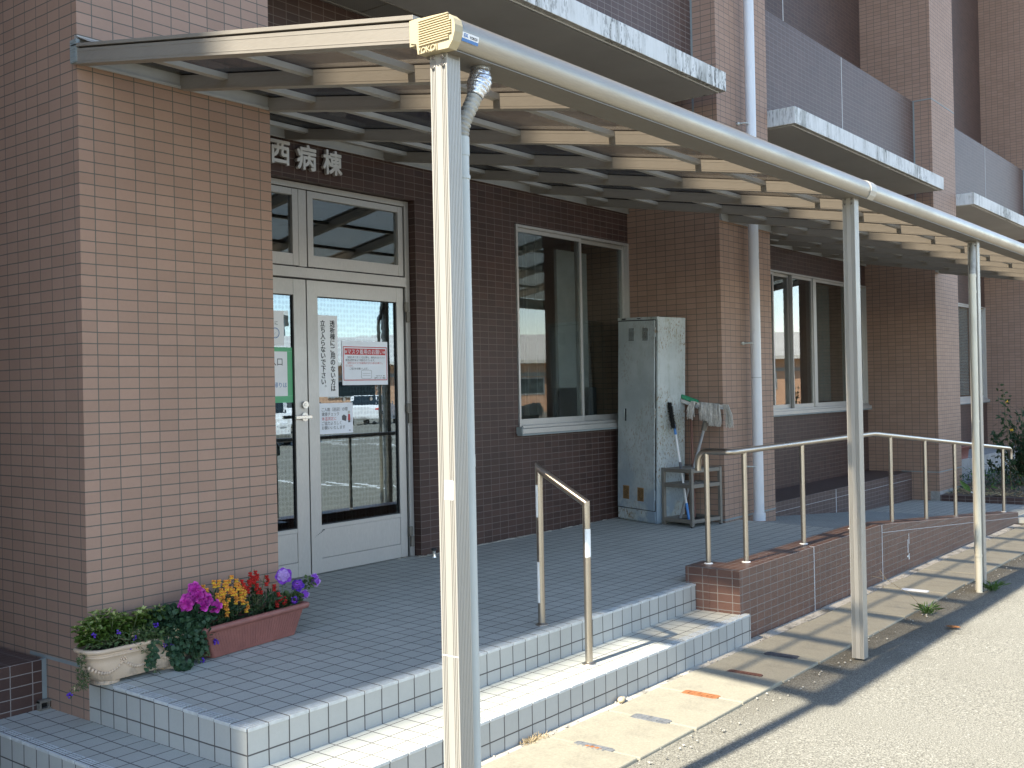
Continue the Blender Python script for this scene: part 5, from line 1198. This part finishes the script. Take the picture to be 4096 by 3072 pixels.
# ---------------------------------------------------------------- weeds, litter, pebbles
def weed(label, x, y, n, h, spike=0):
    z = gz(x) + .004; W = thing('weed', label, 'weed', (x, y, z), 'weeds at the edge of the asphalt')
    g = MB()
    for k in range(n):
        a = R.uniform(0, 2 * PI); b = Vector((x + R.uniform(-.03, .03), y + R.uniform(-.03, .03), z)); L = h * R.uniform(.4, 1.0); out = Vector((math.cos(a), math.sin(a), 0)) * L * R.uniform(.4, 1.1)
        d1 = out * .4 + Vector((0, 0, L * .7)); g.leaf(b, d1 + out * .5, Vector((0, 0, 1)) - out, L * 1.2, .008, 0, .15, .7)
    g.build('blades', 'l_grass', W)
    if spike:
        g = MB(); tip = Vector((x - .16, y + .22, z + .24)); g.tube([Vector((x, y, z)), Vector((x - .06, y + .09, z + .13)), tip], .002, 5, 0)
        for v in ((-.06, .03, .05), (.01, .05, .06), (-.03, .09, .02)): g.tube([tip, tip + Vector(v)], .0014, 5, 0)
        g.build('seed_stalk', 'stem_dry', W)
weed('weed tuft with a tall dry stalk between the drain covers and the asphalt', 4.93, -2.06, 40, .12, 1)
weed('small weed tuft at the foot of the third canopy post', 6.03, -2.20, 46, .12)
weed('yellowed weed at the foot of the lower step near the first post', 1.27, -1.46, 1, .02)
g = MB()
for k in range(120):
    a = R.uniform(0, 2 * PI); b = Vector((1.24 + R.uniform(-.05, .12), -1.462 + R.uniform(-.03, .018), gz(1.2) + .012)); g.tube([b, b + Vector((R.uniform(-.03, .03), R.uniform(-.02, .01), R.uniform(.0, .025)))], .0012, 4, 0, False)
tag(g.build('dry_grass', 'straw', None, 0, origin=(1.25, -1.45, gz(1.2))), 'wisp of dry straw lying below the lower step', 'dry grass')
g = MB(); x, y, z = 4.56, -2.32, gz(4.56) + .012
for k in range(7): a = -1.2 + k * .4; g.leaf(Vector((x, y, z)), Vector((math.cos(a), math.sin(a), .12)), Vector((0, 0, 1)), .05 + .02 * math.cos(a), .022, 0, .3, .2)
tag(g.build('fallen_leaf', 'deadleaf', None, 0, origin=(x, y, z)), 'brown fallen leaf lying on the shaded asphalt', 'leaf')
for (x, y, r, lb) in ((1.985, -1.468, .022, 'pale yellowish pebble lying below the lower step'), (2.015, -1.462, .017, 'small white pebble touching the yellowish one below the lower step')):
    g = MB(); z = gz(x) + .012; g.ball((x, y, z + r * .5), (r, r * .8, r * .7), 0, 9, 6); g.ball((x + r * .5, y + r * .2, z + r * .5), (r * .6, r * .6, r * .5), 0, 7, 5)
    tag(g.build('pebble', 'shell' if r > .02 else 'kerbc', None, 0, origin=(x, y, z)), lb, 'pebble')
g = MB()
for k in range(420):
    x = R.uniform(.2, 10.0); y = R.choice((R.uniform(-1.485, -1.44), R.uniform(-2.10, -1.97))); r = R.uniform(.002, .0075); g.ball((x, y, gz(x) + .010), (r, r, r * .7), 0, 5, 4)
tag(g.build('grit', 'kerbc', None), 'loose grit gathered along the drain covers', 'grit', kind='stuff')

# ---------------------------------------------------------------- flower bed beyond the ramp
def shrub(label, c, h, n, rad):
    z0 = -.30; S = thing('shrub', label, 'shrub', (c[0], c[1], z0)); g = MB(); br = MB(); tips = []
    for k in range(26):
        a = R.uniform(0, 2 * PI); rr = rad * R.random() ** .6; tip = Vector((c[0] + math.cos(a) * rr, c[1] + math.sin(a) * rr, z0 + h * R.uniform(.35, 1.0) * (1.05 - .45 * rr / rad)))
        b = Vector((c[0] + R.uniform(-.05, .05), c[1] + R.uniform(-.05, .05), z0)); m = b.lerp(tip, .5) + Vector((0, 0, .08)) + rv() * .06
        br.tube([b, b.lerp(m, .6), m, m.lerp(tip, .6), tip], [.011, .009, .007, .005, .003], 6, 0, False); tips.append((b, m, tip))
    br.build('stem', 'stem_dry', S)
    for k in range(n):
        b, m, tip = R.choice(tips); t = .25 + .75 * R.random(); p = b.lerp(m, t * 2) if t < .5 else m.lerp(tip, t * 2 - 1)
        g.leaf(p + rv() * .05, rv() + Vector((0, 0, -.1)), Vector((0, 0, 1)) + rv() * .7, R.uniform(.05, .095), R.uniform(.025, .045), 0)
    g.build('foliage', 'l_shrub', S); return S
s1 = shrub('tall dark green shrub growing in the flower bed at the far end', (13.75, -.72), 1.35, 1500, .62)
g = MB()
for p in ((13.4, -.6, .93), (13.1, -.35, .62), (13.2, -.7, .55)):
    for k in range(7): g.leaf(Vector(p), rv(), rv(), .03, .02, 0)
g.build('flower_head', 'f_yellow', s1)
s2 = thing('shrub', 'thin shoot with scattered leaves rising above the flower bed shrub', 'shrub', (13.5, -.55, -.3))
g = MB(); g.tube([(13.55, -.6, -.3), (13.5, -.58, .5), (13.42, -.56, 1.0), (13.36, -.55, 1.12)], [.010, .008, .005, .003], 6, 1, False)
for k in range(70):
    t = R.random(); p = Vector((13.52, -.59, .2)).lerp(Vector((13.38, -.55, 1.15)), t) + rv() * .07; g.leaf(p, rv(), rv() + Vector((0, 0, .5)), R.uniform(.05, .08), .032, 0)
g.build('foliage', ['l_shrub', 'stem_dry'], s2)
g = MB()
for k in range(2600):
    x = R.uniform(12.5, 15.5); y = R.uniform(-3.4, .2); dens = .25 + .75 * (x > 13.0)
    if R.random() > dens: continue
    z = -.29 + .05 * max(0, min(1, (x - 12.4) / 2)); hh = R.uniform(.03, .22) * (.35 if x < 13.0 else 1.0)
    g.leaf(Vector((x, y, z + hh * R.random())), rv() + Vector((0, 0, .4)), Vector((0, 0, 1)) + rv() * .6, R.uniform(.04, .09), R.uniform(.015, .035), 0 if R.random() < .75 else 1)
for k in range(500):
    x = R.uniform(12.42, 13.4); y = R.uniform(-2.6, .0); b = Vector((x, y, -.29)); g.tube([b, b + Vector((R.uniform(-.08, .08), R.uniform(-.12, .12), R.uniform(.0, .05)))], .003, 4, 2, False)
tag(g.build('ground_cover', ['l_cover', 'l_grass', 'straw'], None), 'low weeds and dry straw covering the flower bed soil', 'weeds', kind='stuff')
fb = thing('flowerpot', 'red-brown plastic trough sitting on the grey ledge beyond the ramp', 'planter', (14.6, .45, .02))
g = MB(); loft(g, [[(x, y, .02) for x, y in stadium(14.75, .44, .30, .07, .02)], [(x, y, .185) for x, y in stadium(14.75, .44, .335, .085, .02)], [(x, y, .19) for x, y in stadium(14.75, .44, .35, .10, .02)], [(x, y, .215) for x, y in stadium(14.75, .44, .35, .10, .02)]]); g.build('trough', 'brown_pot', fb)
g = MB(); g.box(14.408, 14.412, .42, .46, .10, .15); g.build('label_card', 'tapewhite', fb)
g = MB(); q = Vector((12.42, -.36, -.25)); g.leaf(q, Vector((-.2, .25, .35)), Vector((-1, 0, .3)), .22, .07, 0, .3, .3); g.tube([q, q + Vector((.02, -.18, -.06))], .009, 6, 1)
tag(g.build('garden_marker', ['l_grass', 'tapewhite'], None, 0, origin=tuple(q)), 'small green and white plastic piece lying in the soil beside the third pillar', 'litter')

# ---------------------------------------------------------------- across the car park (seen only mirrored in the glass)
def car(label, x, y, rot, paint, kind=0, plate=None):
    C0 = thing('parked_car', label, 'car', (0, 0, 0), 'cars parked across the yard'); z = gz(12.5)
    L, W_, = (4.3, 1.72) if kind == 0 else (3.4, 1.48)
    h = 1.5 if kind == 0 else 1.85
    pr = [(-L / 2, .35), (-L / 2 + .05, .85), (-L / 2 + .18, .98), (-.62 if kind == 0 else -L / 2 + .35, 1.02), (L / 2 - .10, .98), (L / 2, .80), (L / 2, .32), (L / 2 - .3, .22), (-L / 2 + .3, .22)]
    if kind == 0: pr = [(-L / 2, .35), (-L / 2 + .02, .72), (-L / 2 + .25, .86), (-.95, .96), (L / 2 - .12, .98), (L / 2, .85), (L / 2, .32), (L / 2 - .3, .22), (-L / 2 + .3, .22)]
    g = MB(); g.prism(pr, 'y', -W_ / 2, W_ / 2); g.build('body', paint, C0, .06, seg=3)
    tp = [(-.95, .97), (-.25, h), (L / 2 - .75, h), (L / 2 - .15, .98)] if kind == 0 else [(-L / 2 + .32, 1.0), (-L / 2 + .75, h), (L / 2 - .12, h), (L / 2 - .06, 1.0)]
    g = MB(); n = len(tp); a = [(p[0], -W_ / 2 + .03 + (.16 if p[1] > 1.2 else 0), p[1]) for p in tp]; b = [(p[0], W_ / 2 - .03 - (.16 if p[1] > 1.2 else 0), p[1]) for p in tp]
    g.add(a + b, [(0, 1, 2, 3), (7, 6, 5, 4), (0, 4, 5, 1), (2, 6, 7, 3), (1, 5, 6, 2)]); g.build('cabin', paint, C0, .04)
    def lerp3(p, q, t): return tuple(p[i] + (q[i] - p[i]) * t for i in range(3))
    def panel(p, q, r, s, out, nm='window', m='glass_carblack'):
        c = [sum(v[i] for v in (p, q, r, s)) / 4 for i in range(3)]; k = MB(); k.add([tuple(c[i] + (v[i] - c[i]) * .86 + out[i] for i in range(3)) for v in (p, q, r, s)], [(0, 1, 2, 3)]); k.build(nm, 'carteal', C0)
    panel(a[0], a[1], a[2], a[3], (0, -.012, .004)); panel(b[3], b[2], b[1], b[0], (0, .012, .004)); panel(a[0], b[0], b[1], a[1], (-.012, 0, .01)); panel(a[3], a[2], b[2], b[3], (.012, 0, .01))
    for sx in (-1, 1):
        for sy in (-1, 1):
            k = MB(); cx = sx * (L / 2 - .72); k.tube([(cx, sy * (W_ / 2 - .16), .31), (cx, sy * (W_ / 2 + .01), .31)], .31, 20); w = k.build('wheel', 'tyre', C0); k = MB(); k.tube([(cx, sy * (W_ / 2), .31), (cx, sy * (W_ / 2 + .018), .31)], .19, 16); k.build('rim', 'chrome', w)
    for sy in (-1, 1):
        k = MB(); k.box(-L / 2 - .004, -L / 2 + .10, sy * (W_ / 2 - .34), sy * (W_ / 2 - .10), .62, .78); k.build('headlight', 'glasslamp' if False else 'paper', C0, .02)
        k = MB(); k.box(L / 2 - .10, L / 2 + .006, sy * (W_ / 2 - .26), sy * (W_ / 2 - .08), .68, .86); k.build('tail_light', 'carred', C0, .02)
    k = MB(); k.box(-L / 2 - .012, -L / 2 + .02, -.17, .17, .40, .565); k.box(-L / 2 - .02, -L / 2 - .01, -.14, .14, .44, .53) if False else None; k.build('number_plate', plate or 'paper', C0)
    C0.location = (x, y, z); C0.rotation_euler = (0, 0, rot)
FA = math.atan2(44, 52); nrm_a = FA + PI / 2
cars = [('white kei van with a yellow number plate parked across the yard', 19.6, -21.2, -.9, 'carwhite', 1, 'yellow'), ('grey hatchback parked across the yard', 30.2, -33.2, .7, 'cargrey', 0, None), ('white hatchback parked across the yard', 36.5, -33.5, 2.6, 'carwhite', 0, None), ('dark kei van parked across the yard', 44.0, -21.5, .6, 'carteal', 1, None), ('white kei van with a white number plate parked across the yard', 27.0, -28.4, -.7, 'carwhite', 1, None)]
for c_ in cars: car(*c_)
HB = thing('low_building', 'long single-storey peach building with a pale metal roof across the yard', 'building', (58, -40, -.39))
def P(u, v, z): return (32 + math.cos(FA) * u + math.sin(FA) * v, -62 + math.sin(FA) * u - math.cos(FA) * v, z)
def pbox(mb, u0, u1, v0, v1, z0, z1, mi=0): mb.hexa([P(u0, v0, z0), P(u0, v1, z0), P(u1, v1, z0), P(u1, v0, z0), P(u0, v0, z1), P(u0, v1, z1), P(u1, v1, z1), P(u1, v0, z1)], mi)
g = MB(); pbox(g, 0, 78, 0, 9, -.4, 3.1); g.build('wall', 'peach', HB)
g = MB(); g.hexa([P(-1, -1, 3.1), P(-1, 10, 3.1), P(79, 10, 3.1), P(79, -1, 3.1), P(-1, -1, 3.35), P(-1, 4.5, 5.4), P(79, 4.5, 5.4), P(79, -1, 3.35)]); g.build('roof', 'roofl', HB)
g = MB(); pbox(g, 0, 78, -.06, .02, 2.2, 2.45); g.build('band', 'greyw', HB)
for k in range(13):
    g = MB(); pbox(g, 2 + k * 6, 5.4 + k * 6, -.05, .03, .85, 2.1); f_ = g.build('window', 'frame', HB); g = MB(); pbox(g, 2.1 + k * 6, 5.3 + k * 6, -.07, -.04, .95, 2.0); g.build('pane', 'carteal', f_)
GB = thing('grey_block', 'flat roofed grey block behind the peach building', 'building', (45, -75, -.39))
g = MB(); pbox(g, 6, 17, 14, 30, -.4, 7.6); g.build('wall', 'greyw', GB); g = MB(); pbox(g, 5.6, 17.4, 13.6, 30.4, 7.6, 7.9); g.build('parapet', 'roofl', GB)
